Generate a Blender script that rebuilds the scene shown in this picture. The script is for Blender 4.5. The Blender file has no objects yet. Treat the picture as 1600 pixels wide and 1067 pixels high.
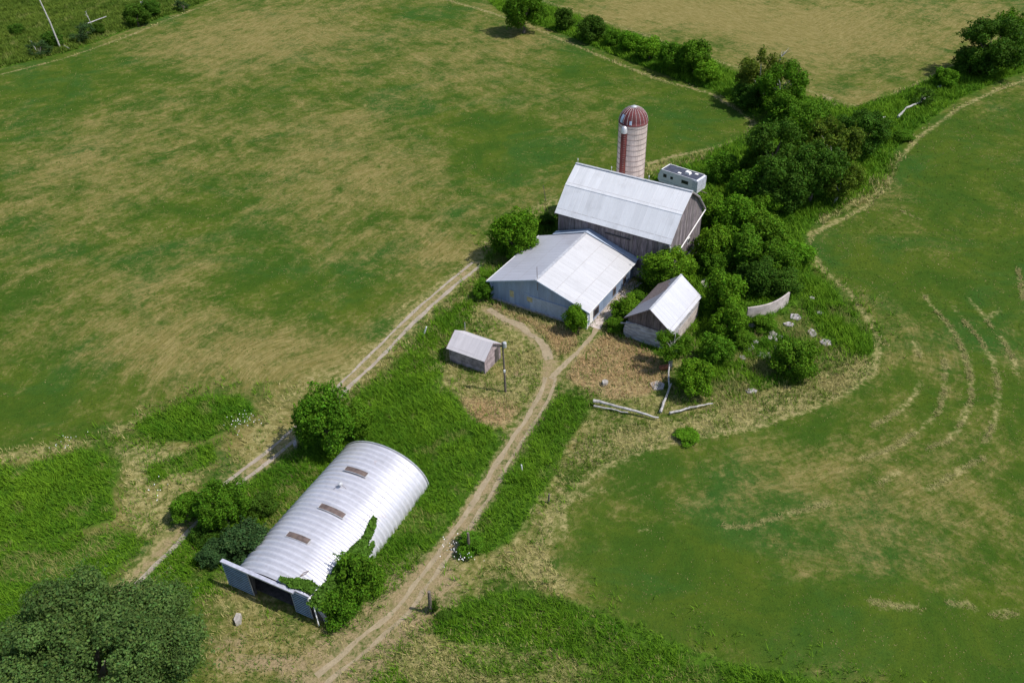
import bpy, math, random
import numpy as np
from mathutils import Vector, Matrix
rng = np.random.default_rng(7); random.seed(7)
S = bpy.context.scene
COL = S.collection
PI = math.pi
R = math.radians

# ------------------------------------------------------------------ camera, sky, sun, exposure
F_PX, PITCH, ROLL, CAM_H = 1308.67, R(36.67), R(-2.0), 60.0
FW = np.array([0, math.cos(PITCH), -math.sin(PITCH)]); RT = np.array([1.0, 0, 0]); UPV = np.cross(RT, FW)
RT, UPV = math.cos(ROLL)*RT + math.sin(ROLL)*UPV, -math.sin(ROLL)*RT + math.cos(ROLL)*UPV
cd = bpy.data.cameras.new('camera'); cam = bpy.data.objects.new('camera', cd); COL.objects.link(cam)
cam.matrix_world = Matrix(((RT[0], UPV[0], -FW[0], 0), (RT[1], UPV[1], -FW[1], 0), (RT[2], UPV[2], -FW[2], CAM_H), (0, 0, 0, 1)))
cd.sensor_width = 36; cd.lens = F_PX/1600*36; cd.clip_end = 8000; cd.clip_start = 1
S.camera = cam
SUN_AZ, SUN_EL = R(-16), R(56)          # azimuth counted from +x towards +y
w = bpy.data.worlds.new('World'); S.world = w; w.use_nodes = True
nt = w.node_tree; bg = nt.nodes['Background']; sky = nt.nodes.new('ShaderNodeTexSky')
sky.sky_type = 'NISHITA'; sky.sun_disc = False; sky.sun_elevation = SUN_EL; sky.sun_rotation = PI/2 - SUN_AZ
nt.links.new(sky.outputs[0], bg.inputs[0]); bg.inputs[1].default_value = 0.10
sl = bpy.data.lights.new('sun', 'SUN'); sl.energy = 3.3; sl.angle = R(0.6); sl.color = (1, .955, .89)
so = bpy.data.objects.new('sun', sl); COL.objects.link(so)
sd = Vector((math.cos(SUN_EL)*math.cos(SUN_AZ), math.cos(SUN_EL)*math.sin(SUN_AZ), math.sin(SUN_EL)))
so.rotation_euler = sd.to_track_quat('Z', 'Y').to_euler(); so.location = (60, 60, 120)
S.view_settings.view_transform = 'Standard'; S.view_settings.look = 'None'
S.view_settings.exposure = 0.55; S.view_settings.gamma = 1; S.view_settings.use_curve_mapping = False

# ------------------------------------------------------------------ survey helpers: where a spot seen in the photograph lies on the land
def g(px, py, z=0.0):
    d = FW + RT*(px-800)/F_PX - UPV*(py-533.5)/F_PX
    t = (z-CAM_H)/d[2]
    return np.array([0, 0, CAM_H]) + t*d
def gxy(px, py, z=0.0):
    p = g(px, py, z); return (float(p[0]), float(p[1]))
def mpp(p):                                                    # metres per photo pixel at a point
    return float(np.dot(np.asarray(p) - np.array([0, 0, CAM_H]), FW))/F_PX
def poly(pts): return np.array([gxy(*p) for p in pts])
def inside(P, pg):
    x, y = P[:, 0], P[:, 1]; r = np.zeros(len(P), bool); n = len(pg)
    for i in range(n):
        x1, y1 = pg[i]; x2, y2 = pg[(i+1) % n]
        if y1 == y2: continue
        r ^= ((y1 > y) != (y2 > y)) & (x < (x2-x1)*(y-y1)/(y2-y1)+x1)
    return r
def dist_line(P, pl):
    d = np.full(len(P), 1e9)
    for a, b in zip(pl[:-1], pl[1:]):
        ab = b-a; t = np.clip(((P-a)@ab)/max(ab@ab, 1e-9), 0, 1)
        q = a + t[:, None]*ab; d = np.minimum(d, np.hypot(*(P-q).T))
    return d
def soft_poly(P, pg, soft):
    ins = inside(P, pg); d = dist_line(P, np.vstack([pg, pg[:1]]))
    return np.clip(.5 + np.where(ins, d, -d)/(2*soft), 0, 1)
def resample(pl, step):
    pl = np.asarray(pl, float); out = [pl[0]]
    # Catmull-Rom through the points
    q = np.vstack([2*pl[0]-pl[1], pl, 2*pl[-1]-pl[-2]])
    for i in range(1, len(q)-2):
        n = max(2, int(np.hypot(*(q[i+1]-q[i]))/step))
        for k in range(1, n+1):
            t = k/n
            out.append(.5*((2*q[i]) + (-q[i-1]+q[i+1])*t + (2*q[i-1]-5*q[i]+4*q[i+1]-q[i+2])*t*t + (-q[i-1]+3*q[i]-3*q[i+1]+q[i+2])*t**3))
    return np.array(out)

# ------------------------------------------------------------------ materials
def mat(name):
    m = bpy.data.materials.new(name); m.use_nodes = True
    n = m.node_tree; return m, n, n.nodes['Principled BSDF']
def nd(n, t, **k):
    o = n.nodes.new(t)
    for a, b in k.items(): setattr(o, a, b)
    return o
def lk(n, a, b): n.links.new(a, b)
def noise(n, vec, scale, detail=4, rough=.6, dist=0.0):
    o = nd(n, 'ShaderNodeTexNoise'); o.inputs['Scale'].default_value = scale; o.inputs['Detail'].default_value = detail
    o.inputs['Roughness'].default_value = rough; o.inputs['Distortion'].default_value = dist
    if vec is not None: lk(n, vec, o.inputs['Vector'])
    return o.outputs['Fac']
def mth(n, op, a, b=None, c=None, clamp=False):
    o = nd(n, 'ShaderNodeMath', operation=op); o.use_clamp = clamp
    for i, v in enumerate((a, b, c)):
        if v is None: continue
        if isinstance(v, (int, float)): o.inputs[i].default_value = v
        else: lk(n, v, o.inputs[i])
    return o.outputs[0]
def mix(n, f, a, b, bt='MIX'):
    o = nd(n, 'ShaderNodeMix', data_type='RGBA', blend_type=bt)
    if isinstance(f, (int, float)): o.inputs[0].default_value = f
    else: lk(n, f, o.inputs[0])
    for i, v in ((6, a), (7, b)):
        if isinstance(v, tuple): o.inputs[i].default_value = (*v, 1)
        else: lk(n, v, o.inputs[i])
    return o.outputs[2]
def sstep(n, v, lo, hi):
    o = nd(n, 'ShaderNodeMapRange', interpolation_type='SMOOTHSTEP'); lk(n, v, o.inputs[0])
    o.inputs[1].default_value = lo; o.inputs[2].default_value = hi; return o.outputs[0]
def attr(n, name, out='Fac'):
    o = nd(n, 'ShaderNodeAttribute', attribute_name=name); return o.outputs[out]
def bump(n, h, bsdf, strength=.5, dist=.05):
    o = nd(n, 'ShaderNodeBump'); o.inputs['Strength'].default_value = strength; o.inputs['Distance'].default_value = dist
    lk(n, h, o.inputs['Height']); lk(n, o.outputs[0], bsdf.inputs['Normal'])
def objco(n): return nd(n, 'ShaderNodeTexCoord').outputs['Object']
def vmul(n, v, s):
    o = nd(n, 'ShaderNodeVectorMath', operation='MULTIPLY'); lk(n, v, o.inputs[0]); o.inputs[1].default_value = s; return o.outputs[0]

def m_plain(name, col, rough=.7, metallic=0.0, var=.25, scale=3.0, stain=None, use_tint=True, stretch=(1, 1, 1)):
    m, n, b = mat(name); co = vmul(n, objco(n), stretch)
    f = noise(n, co, scale, 6)
    lo = tuple(c*(1-var) for c in col); hi = tuple(min(1, c*(1+var)) for c in col)
    c = mix(n, sstep(n, f, .3, .7), lo, hi)
    if stain:
        f2 = noise(n, co, scale*.35, 5, .7); c = mix(n, mth(n, 'MULTIPLY', sstep(n, f2, .55, .72), stain[1]), c, stain[0])
    if use_tint: c = mix(n, 1.0, c, attr(n, 'tint', 'Color'), 'MULTIPLY')
    lk(n, c, b.inputs['Base Color']); b.inputs['Roughness'].default_value = rough; b.inputs['Metallic'].default_value = metallic
    bump(n, noise(n, co, scale*6, 4), b, .25, .02)
    return m
def m_roof(name, col, rust=.3, sheet=.76, course=2.6, tone=.1, rough=.5, metal=.2, dirt=(.2, .17, .15)):
    m, n, b = mat(name); co = objco(n)
    sp = nd(n, 'ShaderNodeSeparateXYZ'); lk(n, co, sp.inputs[0])
    cb = nd(n, 'ShaderNodeCombineXYZ'); lk(n, mth(n, 'FLOOR', mth(n, 'DIVIDE', sp.outputs[0], sheet)), cb.inputs[0])
    lk(n, mth(n, 'FLOOR', mth(n, 'DIVIDE', sp.outputs[1], course)), cb.inputs[1])
    wn = nd(n, 'ShaderNodeTexWhiteNoise', noise_dimensions='3D'); lk(n, cb.outputs[0], wn.inputs['Vector'])
    st = noise(n, vmul(n, co, (3.2, .35, .35)), 1.3, 6, .65)     # streaks that run down the slope
    bl = noise(n, co, .45, 6, .65)
    fine = noise(n, vmul(n, co, (6, 1.2, 1.2)), 3, 5, .7)
    v = mth(n, 'ADD', mth(n, 'MULTIPLY', mth(n, 'SUBTRACT', wn.outputs['Value'], .5), tone), mth(n, 'MULTIPLY', mth(n, 'SUBTRACT', st, .5), .3))
    v = mth(n, 'ADD', v, mth(n, 'MULTIPLY', mth(n, 'SUBTRACT', fine, .5), .25))
    hsv = nd(n, 'ShaderNodeHueSaturation'); hsv.inputs['Color'].default_value = (*col, 1); lk(n, mth(n, 'ADD', v, 1.0), hsv.inputs['Value'])
    c = mix(n, mth(n, 'MULTIPLY', sstep(n, bl, .5, .75), .18), hsv.outputs[0], dirt)
    rs = mth(n, 'MULTIPLY', sstep(n, noise(n, vmul(n, co, (2.2, .5, .5)), 1.1, 8, .75), .62, .75), rust)
    c = mix(n, rs, c, (.36, .2, .12))
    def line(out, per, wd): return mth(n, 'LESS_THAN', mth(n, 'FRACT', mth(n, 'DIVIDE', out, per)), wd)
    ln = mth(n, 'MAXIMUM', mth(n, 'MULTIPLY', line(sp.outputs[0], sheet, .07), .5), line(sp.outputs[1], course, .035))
    c = mix(n, mth(n, 'MULTIPLY', ln, mth(n, 'MULTIPLY', sstep(n, st, .3, .6), .4)), c, (.26, .22, .2))        # thin shadow lines of laps and seams, painted into the colour
    lk(n, c, b.inputs['Base Color']); b.inputs['Roughness'].default_value = rough; b.inputs['Metallic'].default_value = metal
    return m
def m_leaf(name):
    m, n, b = mat(name)
    oi = nd(n, 'ShaderNodeObjectInfo')
    c = mix(n, 1.0, oi.outputs['Color'], attr(n, 'tint', 'Color'), 'MULTIPLY')
    lk(n, c, b.inputs['Base Color']); b.inputs['Roughness'].default_value = .7; b.inputs['Specular IOR Level'].default_value = .06
    tr = nd(n, 'ShaderNodeBsdfTranslucent'); lk(n, mix(n, 1.0, c, (1.1, 1.15, .5), 'MULTIPLY'), tr.inputs[0])
    mx = nd(n, 'ShaderNodeMixShader'); mx.inputs[0].default_value = .32
    lk(n, b.outputs[0], mx.inputs[1]); lk(n, tr.outputs[0], mx.inputs[2]); lk(n, mx.outputs[0], n.nodes['Material Output'].inputs[0])
    return m
def m_blade(name):
    m, n, b = mat(name); c = attr(n, 'tint', 'Color')
    lk(n, c, b.inputs['Base Color']); b.inputs['Roughness'].default_value = .6; b.inputs['Specular IOR Level'].default_value = .04
    tr = nd(n, 'ShaderNodeBsdfTranslucent'); lk(n, c, tr.inputs[0])
    mx = nd(n, 'ShaderNodeMixShader'); mx.inputs[0].default_value = .25
    lk(n, b.outputs[0], mx.inputs[1]); lk(n, tr.outputs[0], mx.inputs[2]); lk(n, mx.outputs[0], n.nodes['Material Output'].inputs[0])
    return m

M = {}
M['leaf'] = m_leaf('leaf'); M['blade'] = m_blade('grass_blade')
M['bark'] = m_plain('bark', (.13, .105, .085), .9, var=.4, scale=6)
M['pale_bark'] = m_plain('pale_bark', (.42, .4, .37), .9, var=.3, scale=5)
M['barn_wood'] = m_plain('barn_wood', (.165, .138, .142), .9, var=.45, scale=2.2, stain=((.1, .085, .085), .5), stretch=(3, 3, .35))
M['shed_wood'] = m_plain('shed_wood', (.27, .215, .22), .9, var=.35, scale=2.0, stain=((.14, .11, .11), .5), stretch=(1, 1, 1))
M['log_wood'] = m_plain('log_wood', (.34, .33, .34), .9, var=.4, scale=2.2, stain=((.14, .12, .11), .6), stretch=(1, .6, 3))
M['log_dark'] = m_plain('log_gable_wood', (.15, .115, .11), .9, var=.4, scale=2.2, stretch=(3, 3, .4))
M['weathered'] = m_plain('weathered_rail', (.37, .35, .34), .9, var=.35, scale=3)
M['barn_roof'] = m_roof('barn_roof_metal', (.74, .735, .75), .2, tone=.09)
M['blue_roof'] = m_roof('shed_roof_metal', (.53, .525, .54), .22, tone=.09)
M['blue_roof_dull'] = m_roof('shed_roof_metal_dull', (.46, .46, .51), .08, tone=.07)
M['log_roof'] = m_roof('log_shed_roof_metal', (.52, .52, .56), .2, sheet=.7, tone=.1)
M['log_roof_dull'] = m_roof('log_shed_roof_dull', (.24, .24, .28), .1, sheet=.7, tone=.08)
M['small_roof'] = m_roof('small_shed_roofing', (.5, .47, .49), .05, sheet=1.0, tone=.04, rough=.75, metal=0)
M['blue_wall'] = m_plain('blue_steel_siding', (.24, .31, .43), .55, .1, var=.14, scale=.9, stain=((.34, .34, .36), .4), stretch=(1, 1, .3))
M['blue_trim'] = m_plain('blue_trim', (.36, .42, .52), .5, .1, var=.1)
M['white'] = m_plain('white_paint', (.74, .73, .72), .5, var=.08)
M['pipe_white'] = m_plain('white_pipe', (.72, .69, .68), .5, var=.1)
M['dark'] = m_plain('dark_interior', (.025, .022, .022), .9, var=.3)
M['dark_wood'] = m_plain('dark_old_wood', (.07, .06, .058), .9, var=.4)
M['glass'] = m_plain('dark_window_glass', (.02, .022, .028), .12, var=.1, use_tint=False)
M['concrete'] = m_plain('concrete', (.46, .40, .38), .92, var=.22, scale=1.4, stain=((.22, .19, .18), .5))
M['slab'] = m_plain('old_concrete', (.36, .33, .335), .92, var=.25, scale=2.0, stain=((.28, .25, .23), .5))
M['stone'] = m_plain('field_stone', (.36, .33, .3), .92, var=.3, scale=3)
M['silo_wall'] = m_plain('silo_staves', (.55, .45, .405), .9, var=.2, scale=1.1, stain=((.34, .29, .28), .6), stretch=(1, 1, .25))
M['silo_red'] = m_plain('silo_red_paint', (.11, .02, .018), .85, 0, var=.3, scale=1.6, stain=((.2, .05, .025), .6), stretch=(1, 1, .4))
M['silo_dome'] = m_plain('silo_dome_paint', (.115, .022, .024), .75, 0, var=.25, scale=2.0, stain=((.2, .055, .04), .5))
M['silo_blue'] = m_plain('silo_bare_sheet', (.42, .52, .68), .45, .3, var=.3, scale=3)
M['hoop'] = m_plain('hoop_rust', (.2, .15, .14), .7, .3, var=.3)
M['galv'] = m_plain('galvanised', (.55, .55, .57), .45, .4, var=.15)
M['trailer'] = m_plain('trailer_skin', (.63, .64, .69), .45, var=.06)
M['trailer_roof'] = m_plain('trailer_roof_membrane', (.05, .055, .08), .6, var=.3, scale=1.5)
M['cover'] = m_plain('plastic_cover', (.5, .53, .62), .4, var=.25, scale=3)
M['rubber'] = m_plain('rubber', (.02, .02, .02), .8, var=.2)
M['rust'] = m_plain('rusty_steel', (.3, .11, .055), .85, .2, var=.4, scale=4)
M['skylight'] = m_plain('skylight_old_panel', (.12, .085, .075), .7, var=.4, scale=2.5, stain=((.3, .25, .16), .3))
M['door_blue'] = m_plain('corrugated_door', (.10, .14, .2), .6, 0, var=.18, scale=1.2)
M['header'] = m_plain('header_flashing', (.52, .52, .6), .5, .3, var=.15)
M['wire'] = m_plain('wire', (.2, .2, .2), .6, .2)
def m_quonset():
    m, n, b = mat('quonset_galvanised'); co = objco(n)
    st = noise(n, vmul(n, co, (.5, 2.4, 2.4)), 1.0, 6, .65); bl = noise(n, co, .35, 6, .7); fi = noise(n, vmul(n, co, (4, .8, .8)), 2.2, 6, .7)
    v = mth(n, 'ADD', mth(n, 'MULTIPLY', mth(n, 'SUBTRACT', bl, .5), .55), mth(n, 'MULTIPLY', mth(n, 'SUBTRACT', fi, .5), .5))
    v = mth(n, 'ADD', v, mth(n, 'MULTIPLY', mth(n, 'SUBTRACT', st, .5), .3))
    h = nd(n, 'ShaderNodeHueSaturation'); h.inputs['Color'].default_value = (.62, .61, .66, 1); lk(n, mth(n, 'ADD', v, 1.0), h.inputs['Value'])
    rs = mth(n, 'MULTIPLY', sstep(n, noise(n, co, .9, 7, .75), .6, .72), .5)
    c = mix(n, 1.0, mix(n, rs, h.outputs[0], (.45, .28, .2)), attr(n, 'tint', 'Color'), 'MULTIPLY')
    lk(n, c, b.inputs['Base Color']); b.inputs['Roughness'].default_value = .42; b.inputs['Metallic'].default_value = .35
    return m
M['quonset'] = m_quonset()
def m_dirt(name, a, b_, edge=0):
    m, n, b = mat(name); co = objco(n)
    f = noise(n, co, .7, 8, .7); f2 = noise(n, co, 6, 6, .7)
    c = mix(n, sstep(n, f, .3, .7), a, b_); c = mix(n, mth(n, 'MULTIPLY', sstep(n, f2, .45, .65), .35), c, tuple(x*.6 for x in a))
    c = mix(n, sstep(n, noise(n, co, 1.6, 6, .7), .56, .66), c, (.12, .125, .05))
    lk(n, c, b.inputs['Base Color']); b.inputs['Roughness'].default_value = .95; bump(n, f2, b, .6, .05)
    return m
M['dirt'] = m_dirt('dirt_track', (.25, .195, .115), (.35, .28, .18))
M['gravel'] = m_dirt('gravel_track', (.27, .22, .165), (.38, .32, .26))
M['pad'] = m_dirt('barnyard_concrete', (.42, .35, .32), (.55, .48, .45))

def m_ground():
    m, n, b = mat('meadow_ground'); geo = nd(n, 'ShaderNodeNewGeometry'); P = geo.outputs['Position']
    dry, lush, dirt, brown, ring = (attr(n, a) for a in ('dry', 'lush', 'dirt', 'brown', 'ring'))
    sp = nd(n, 'ShaderNodeSeparateXYZ'); lk(n, P, sp.inputs[0])
    cb = nd(n, 'ShaderNodeCombineXYZ'); lk(n, mth(n, 'MULTIPLY', ring, .75), cb.inputs[0])
    lk(n, mth(n, 'MULTIPLY', sp.outputs[0], .055), cb.inputs[1]); lk(n, mth(n, 'MULTIPLY', sp.outputs[1], .055), cb.inputs[2])
    streak = noise(n, cb.outputs[0], 1.0, 6, .68, .25)
    cb2 = nd(n, 'ShaderNodeCombineXYZ'); lk(n, mth(n, 'MULTIPLY', ring, 3.4), cb2.inputs[0])
    lk(n, mth(n, 'MULTIPLY', sp.outputs[0], .45), cb2.inputs[1]); lk(n, mth(n, 'MULTIPLY', sp.outputs[1], .45), cb2.inputs[2])
    fstreak = noise(n, cb2.outputs[0], 1.0, 7, .75, .4)
    big = noise(n, P, .04, 8, .66, .7); mid = noise(n, P, .13, 9, .7, .6); fine = noise(n, P, 1.5, 6, .75, .3); grit = noise(n, P, 5.5, 4, .75)
    v = mth(n, 'ADD', dry, mth(n, 'MULTIPLY', mth(n, 'SUBTRACT', big, .5), 1.0))
    v = mth(n, 'ADD', v, mth(n, 'MULTIPLY', mth(n, 'SUBTRACT', mid, .5), 1.5))
    v = mth(n, 'ADD', v, mth(n, 'MULTIPLY', mth(n, 'SUBTRACT', noise(n, P, .42, 8, .72, .8), .5), 1.5))
    v = mth(n, 'ADD', v, mth(n, 'MULTIPLY', mth(n, 'SUBTRACT', streak, .5), .3))
    v = mth(n, 'ADD', v, mth(n, 'MULTIPLY', mth(n, 'SUBTRACT', fine, .5), 1.5))
    v = mth(n, 'ADD', v, mth(n, 'MULTIPLY', mth(n, 'SUBTRACT', fstreak, .5), .22))
    v = mth(n, 'ADD', v, mth(n, 'MULTIPLY', mth(n, 'SUBTRACT', grit, .5), .9))
    v = mth(n, 'ADD', v, mth(n, 'MULTIPLY', mth(n, 'SINE', mth(n, 'ADD', mth(n, 'MULTIPLY', ring, 1.75), mth(n, 'MULTIPLY', mid, 3))), .05))     # mower passes
    d = sstep(n, v, .02, .96)
    green = mix(n, sstep(n, mid, .35, .65), (.038, .080, .009), (.068, .102, .011))
    green = mix(n, mth(n, 'MULTIPLY', sstep(n, noise(n, P, .06, 6, .65, .8), .48, .66), .6), green, (.028, .086, .016)); green = mix(n, mth(n, 'MULTIPLY', sstep(n, noise(n, P, .045, 6, .7, .8), .55, .7), .35), green, (.085, .105, .01))
    green = mix(n, mth(n, 'MULTIPLY', sstep(n, grit, .48, .66), .4), green, (.02, .045, .01))
    tan = mix(n, sstep(n, fstreak, .35, .65), (.145, .125, .034), (.25, .205, .08))
    tan = mix(n, mth(n, 'MULTIPLY', sstep(n, grit, .52, .66), .5), tan, (.08, .08, .028))
    c = mix(n, d, green, tan)
    gl = mth(n, 'ADD', .45, mth(n, 'ADD', mth(n, 'MULTIPLY', noise(n, P, 3.2, 6, .85), .62), mth(n, 'MULTIPLY', noise(n, P, .75, 6, .75, .4), .5)))
    hs = nd(n, 'ShaderNodeHueSaturation'); lk(n, c, hs.inputs['Color']); lk(n, gl, hs.inputs['Value']); c = hs.outputs[0]
    # lush uncut ground under the weeds
    lg = mix(n, sstep(n, fine, .35, .65), (.026, .07, .006), (.075, .15, .014))
    lf = sstep(n, mth(n, 'ADD', lush, mth(n, 'MULTIPLY', mth(n, 'SUBTRACT', fine, .5), .9)), .35, .65)
    c = mix(n, lf, c, lg)
    bf = sstep(n, mth(n, 'ADD', brown, mth(n, 'MULTIPLY', mth(n, 'SUBTRACT', fine, .5), .9)), .35, .7)
    c = mix(n, bf, c, mix(n, sstep(n, mid, .4, .6), (.3, .2, .1), (.4, .29, .16)))
    sf = sstep(n, mth(n, 'ADD', attr(n, 'straw'), mth(n, 'ADD', mth(n, 'MULTIPLY', mth(n, 'SUBTRACT', fine, .5), 1.0), mth(n, 'MULTIPLY', mth(n, 'SUBTRACT', mid, .5), .8))), .3, .75)
    stc = mix(n, sstep(n, fine, .4, .62), (.17, .17, .055), (.34, .29, .13)); stc = mix(n, mth(n, 'MULTIPLY', sstep(n, grit, .5, .65), .4), stc, (.08, .1, .025)); c = mix(n, sf, c, stc)
    df = sstep(n, mth(n, 'ADD', dirt, mth(n, 'ADD', mth(n, 'MULTIPLY', mth(n, 'SUBTRACT', fine, .5), 1.1), mth(n, 'MULTIPLY', mth(n, 'SUBTRACT', mid, .5), .6))), .35, .75)
    c = mix(n, df, c, mix(n, sstep(n, grit, .4, .65), (.31, .235, .135), (.2, .155, .08)))
    lk(n, c, b.inputs['Base Color']); b.inputs['Roughness'].default_value = 1; b.inputs['Specular IOR Level'].default_value = .02
    bump(n, mth(n, 'ADD', mth(n, 'MULTIPLY', fine, .6), mth(n, 'MULTIPLY', grit, .4)), b, .9, .18)
    return m
M['ground'] = m_ground()

# ------------------------------------------------------------------ mesh helpers
def link(name, me, parent=None, m=None, loc=None, smooth=False):
    o = bpy.data.objects.new(name, me); COL.objects.link(o)
    if m is not None: me.materials.append(m)
    if parent is not None: o.parent = parent
    if loc is not None: o.location = loc
    if smooth: me.polygons.foreach_set('use_smooth', [True]*len(me.polygons))
    return o
class MB:
    def __init__(s): s.v = []; s.f = []; s.c = []
    def add(s, vs, fs, t=1.0):
        k = len(s.v); s.v += [tuple(float(x) for x in p) for p in vs]; s.f += [tuple(i+k for i in f) for f in fs]
        s.c += [t]*len(vs) if not isinstance(t, tuple) else [t]*len(vs); return s
    def box(s, x0, x1, y0, y1, z0, z1, t=1.0):
        return s.add([(x0, y0, z0), (x1, y0, z0), (x1, y1, z0), (x0, y1, z0), (x0, y0, z1), (x1, y0, z1), (x1, y1, z1), (x0, y1, z1)],
                     [(3, 2, 1, 0), (4, 5, 6, 7), (0, 1, 5, 4), (1, 2, 6, 5), (2, 3, 7, 6), (3, 0, 4, 7)], t)
    def hexa(s, p, t=1.0):
        return s.add(p, [(3, 2, 1, 0), (4, 5, 6, 7), (0, 1, 5, 4), (1, 2, 6, 5), (2, 3, 7, 6), (3, 0, 4, 7)], t)
    def bar(s, a, b, wd, hg, t=1.0, up=(0, 0, 1)):
        a, b = Vector(a), Vector(b); d = (b-a).normalized(); u = Vector(up)
        sd_ = d.cross(u)
        if sd_.length < 1e-4: sd_ = d.cross(Vector((1, 0, 0)))
        sd_.normalize(); u = sd_.cross(d).normalized(); x = sd_*wd/2; y = u*hg/2
        return s.hexa([a-x-y, a+x-y, b+x-y, b-x-y, a-x+y, a+x+y, b+x+y, b-x+y], t)
    def tube(s, pts, rad, n=8, t=1.0, cap=True):
        k = len(s.v); pts = [Vector(p) for p in pts]; rad = rad if isinstance(rad, (list, tuple)) else [rad]*len(pts)
        vs = []; fs = []
        for i, p in enumerate(pts):
            d = (pts[min(i+1, len(pts)-1)]-pts[max(i-1, 0)]).normalized()
            a = d.orthogonal().normalized() if i == 0 else (a-d*a.dot(d)).normalized()
            b = d.cross(a)
            vs += [p+(a*math.cos(2*PI*j/n)+b*math.sin(2*PI*j/n))*rad[i] for j in range(n)]
        for i in range(len(pts)-1):
            for j in range(n): fs.append((i*n+j, i*n+(j+1) % n, (i+1)*n+(j+1) % n, (i+1)*n+j))
        if cap: fs += [tuple(range(n))[::-1], tuple((len(pts)-1)*n+j for j in range(n))]
        return s.add(vs, fs, t)
    def lathe(s, prof, n=24, t=1.0, c=(0, 0), a0=0, a1=2*PI):
        full = abs(a1-a0-2*PI) < 1e-6; m_ = n if full else n+1; vs = []; fs = []
        for r, z in prof: vs += [(c[0]+r*math.cos(a0+(a1-a0)*j/n), c[1]+r*math.sin(a0+(a1-a0)*j/n), z) for j in range(m_)]
        for i in range(len(prof)-1):
            for j in range(n): fs.append((i*m_+j, i*m_+(j+1) % m_, (i+1)*m_+(j+1) % m_, (i+1)*m_+j))
        return s.add(vs, fs, t)
    def mesh(s, name):
        me = bpy.data.meshes.new(name); me.from_pydata(s.v, [], s.f); me.update()
        ca = me.color_attributes.new('tint', 'FLOAT_COLOR', 'POINT')
        arr = np.ones((len(s.v), 4), np.float32)
        for i, t in enumerate(s.c): arr[i, :3] = t
        ca.data.foreach_set('color', arr.ravel()); return me
    def build(s, name, m, parent=None, smooth=False, loc=None, stuff=False):
        o = link(name, s.mesh(name), parent, m, loc, smooth)
        if stuff: o['kind'] = 'stuff'
        return o
def tri_mesh(name, V, Fc, T, k=3):
    me = bpy.data.meshes.new(name); nv, nf = len(V), len(Fc)
    me.vertices.add(nv); me.vertices.foreach_set('co', np.asarray(V, np.float32).ravel())
    me.loops.add(nf*k); me.loops.foreach_set('vertex_index', np.asarray(Fc, np.int32).ravel())
    me.polygons.add(nf); me.polygons.foreach_set('loop_start', np.arange(0, nf*k, k, dtype=np.int32))
    me.update(calc_edges=True); me.validate()
    if T is not None:
        ca = me.color_attributes.new('tint', 'FLOAT_COLOR', 'POINT'); a = np.ones((nv, 4), np.float32); a[:, :3] = T; ca.data.foreach_set('color', a.ravel())
    return me
def empty(name, loc, rz=0, label=None, cat=None, group=None):
    o = bpy.data.objects.new(name, None); COL.objects.link(o); o.location = loc; o.rotation_euler.z = rz; o.empty_display_size = .5
    tag(o, label, cat, group); return o
def tag(o, label=None, cat=None, group=None, kind=None):
    if label: o['label'] = label
    if cat: o['category'] = cat
    if group: o['group'] = group
    if kind or cat: o['kind'] = kind or 'thing'
    return o

# ------------------------------------------------------------------ land: zones read off the photograph
LEFT_TRACK = poly([(196, 918), (235, 878), (270, 842), (310, 800), (350, 765), (392, 733), (430, 703), (470, 668), (515, 625), (550, 590), (590, 552), (628, 513), (662, 480), (700, 448), (745, 412)])
DRIVE = poly([(500, 1062), (560, 1012), (615, 965), (655, 915), (690, 868), (725, 820), (757, 770), (785, 722), (812, 680), (836, 645), (853, 612), (859, 590)])
BRANCH_SHED = poly([(859, 590), (858, 562), (845, 537), (818, 514), (785, 497), (762, 484)])
BRANCH_YARD = poly([(861, 592), (880, 572), (905, 548), (928, 522), (940, 505)])
FIELD_L_EDGE = poly([(0, 117), (100, 92), (200, 57), (270, 28), (345, 0)])
FIELD_L_RIGHT = poly([(690, -2), (760, 18), (830, 42), (900, 72), (960, 97), (1030, 125), (1110, 146), (1150, 170), (1178, 192), (1168, 214), (1120, 230), (1060, 243), (1012, 256)])
FIELD_L_TRACK = poly([(480, 596), (555, 570), (600, 535), (660, 478), (720, 425), (800, 350), (868, 312)])
FIELD_L_LOW = poly([(-20, 705), (60, 694), (130, 684), (210, 655), (290, 622), (380, 612), (440, 600), (480, 596)])
SPIT = poly([(845, 880), (850, 845), (880, 790), (905, 758), (935, 735), (1000, 706), (1060, 690), (1120, 677), (1190, 663), (1260, 641), (1320, 614), (1362, 584), (1374, 545), (1362, 505), (1325, 455), (1285, 420), (1262, 385), (1268, 366), (1300, 350), (1350, 325), (1385, 292), (1400, 255), (1435, 215), (1500, 168), (1560, 140), (1625, 118)])
LOW_EDGE_R = poly([(845, 880), (890, 915), (960, 945), (1050, 985), (1150, 1020), (1300, 1050), (1420, 1090)])
FAR_EDGE = poly([(850, 2), (920, 25), (1000, 52), (1060, 75), (1110, 92), (1150, 105), (1230, 130), (1300, 155), (1345, 168), (1420, 138), (1490, 102), (1560, 60), (1620, 20)])
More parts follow.
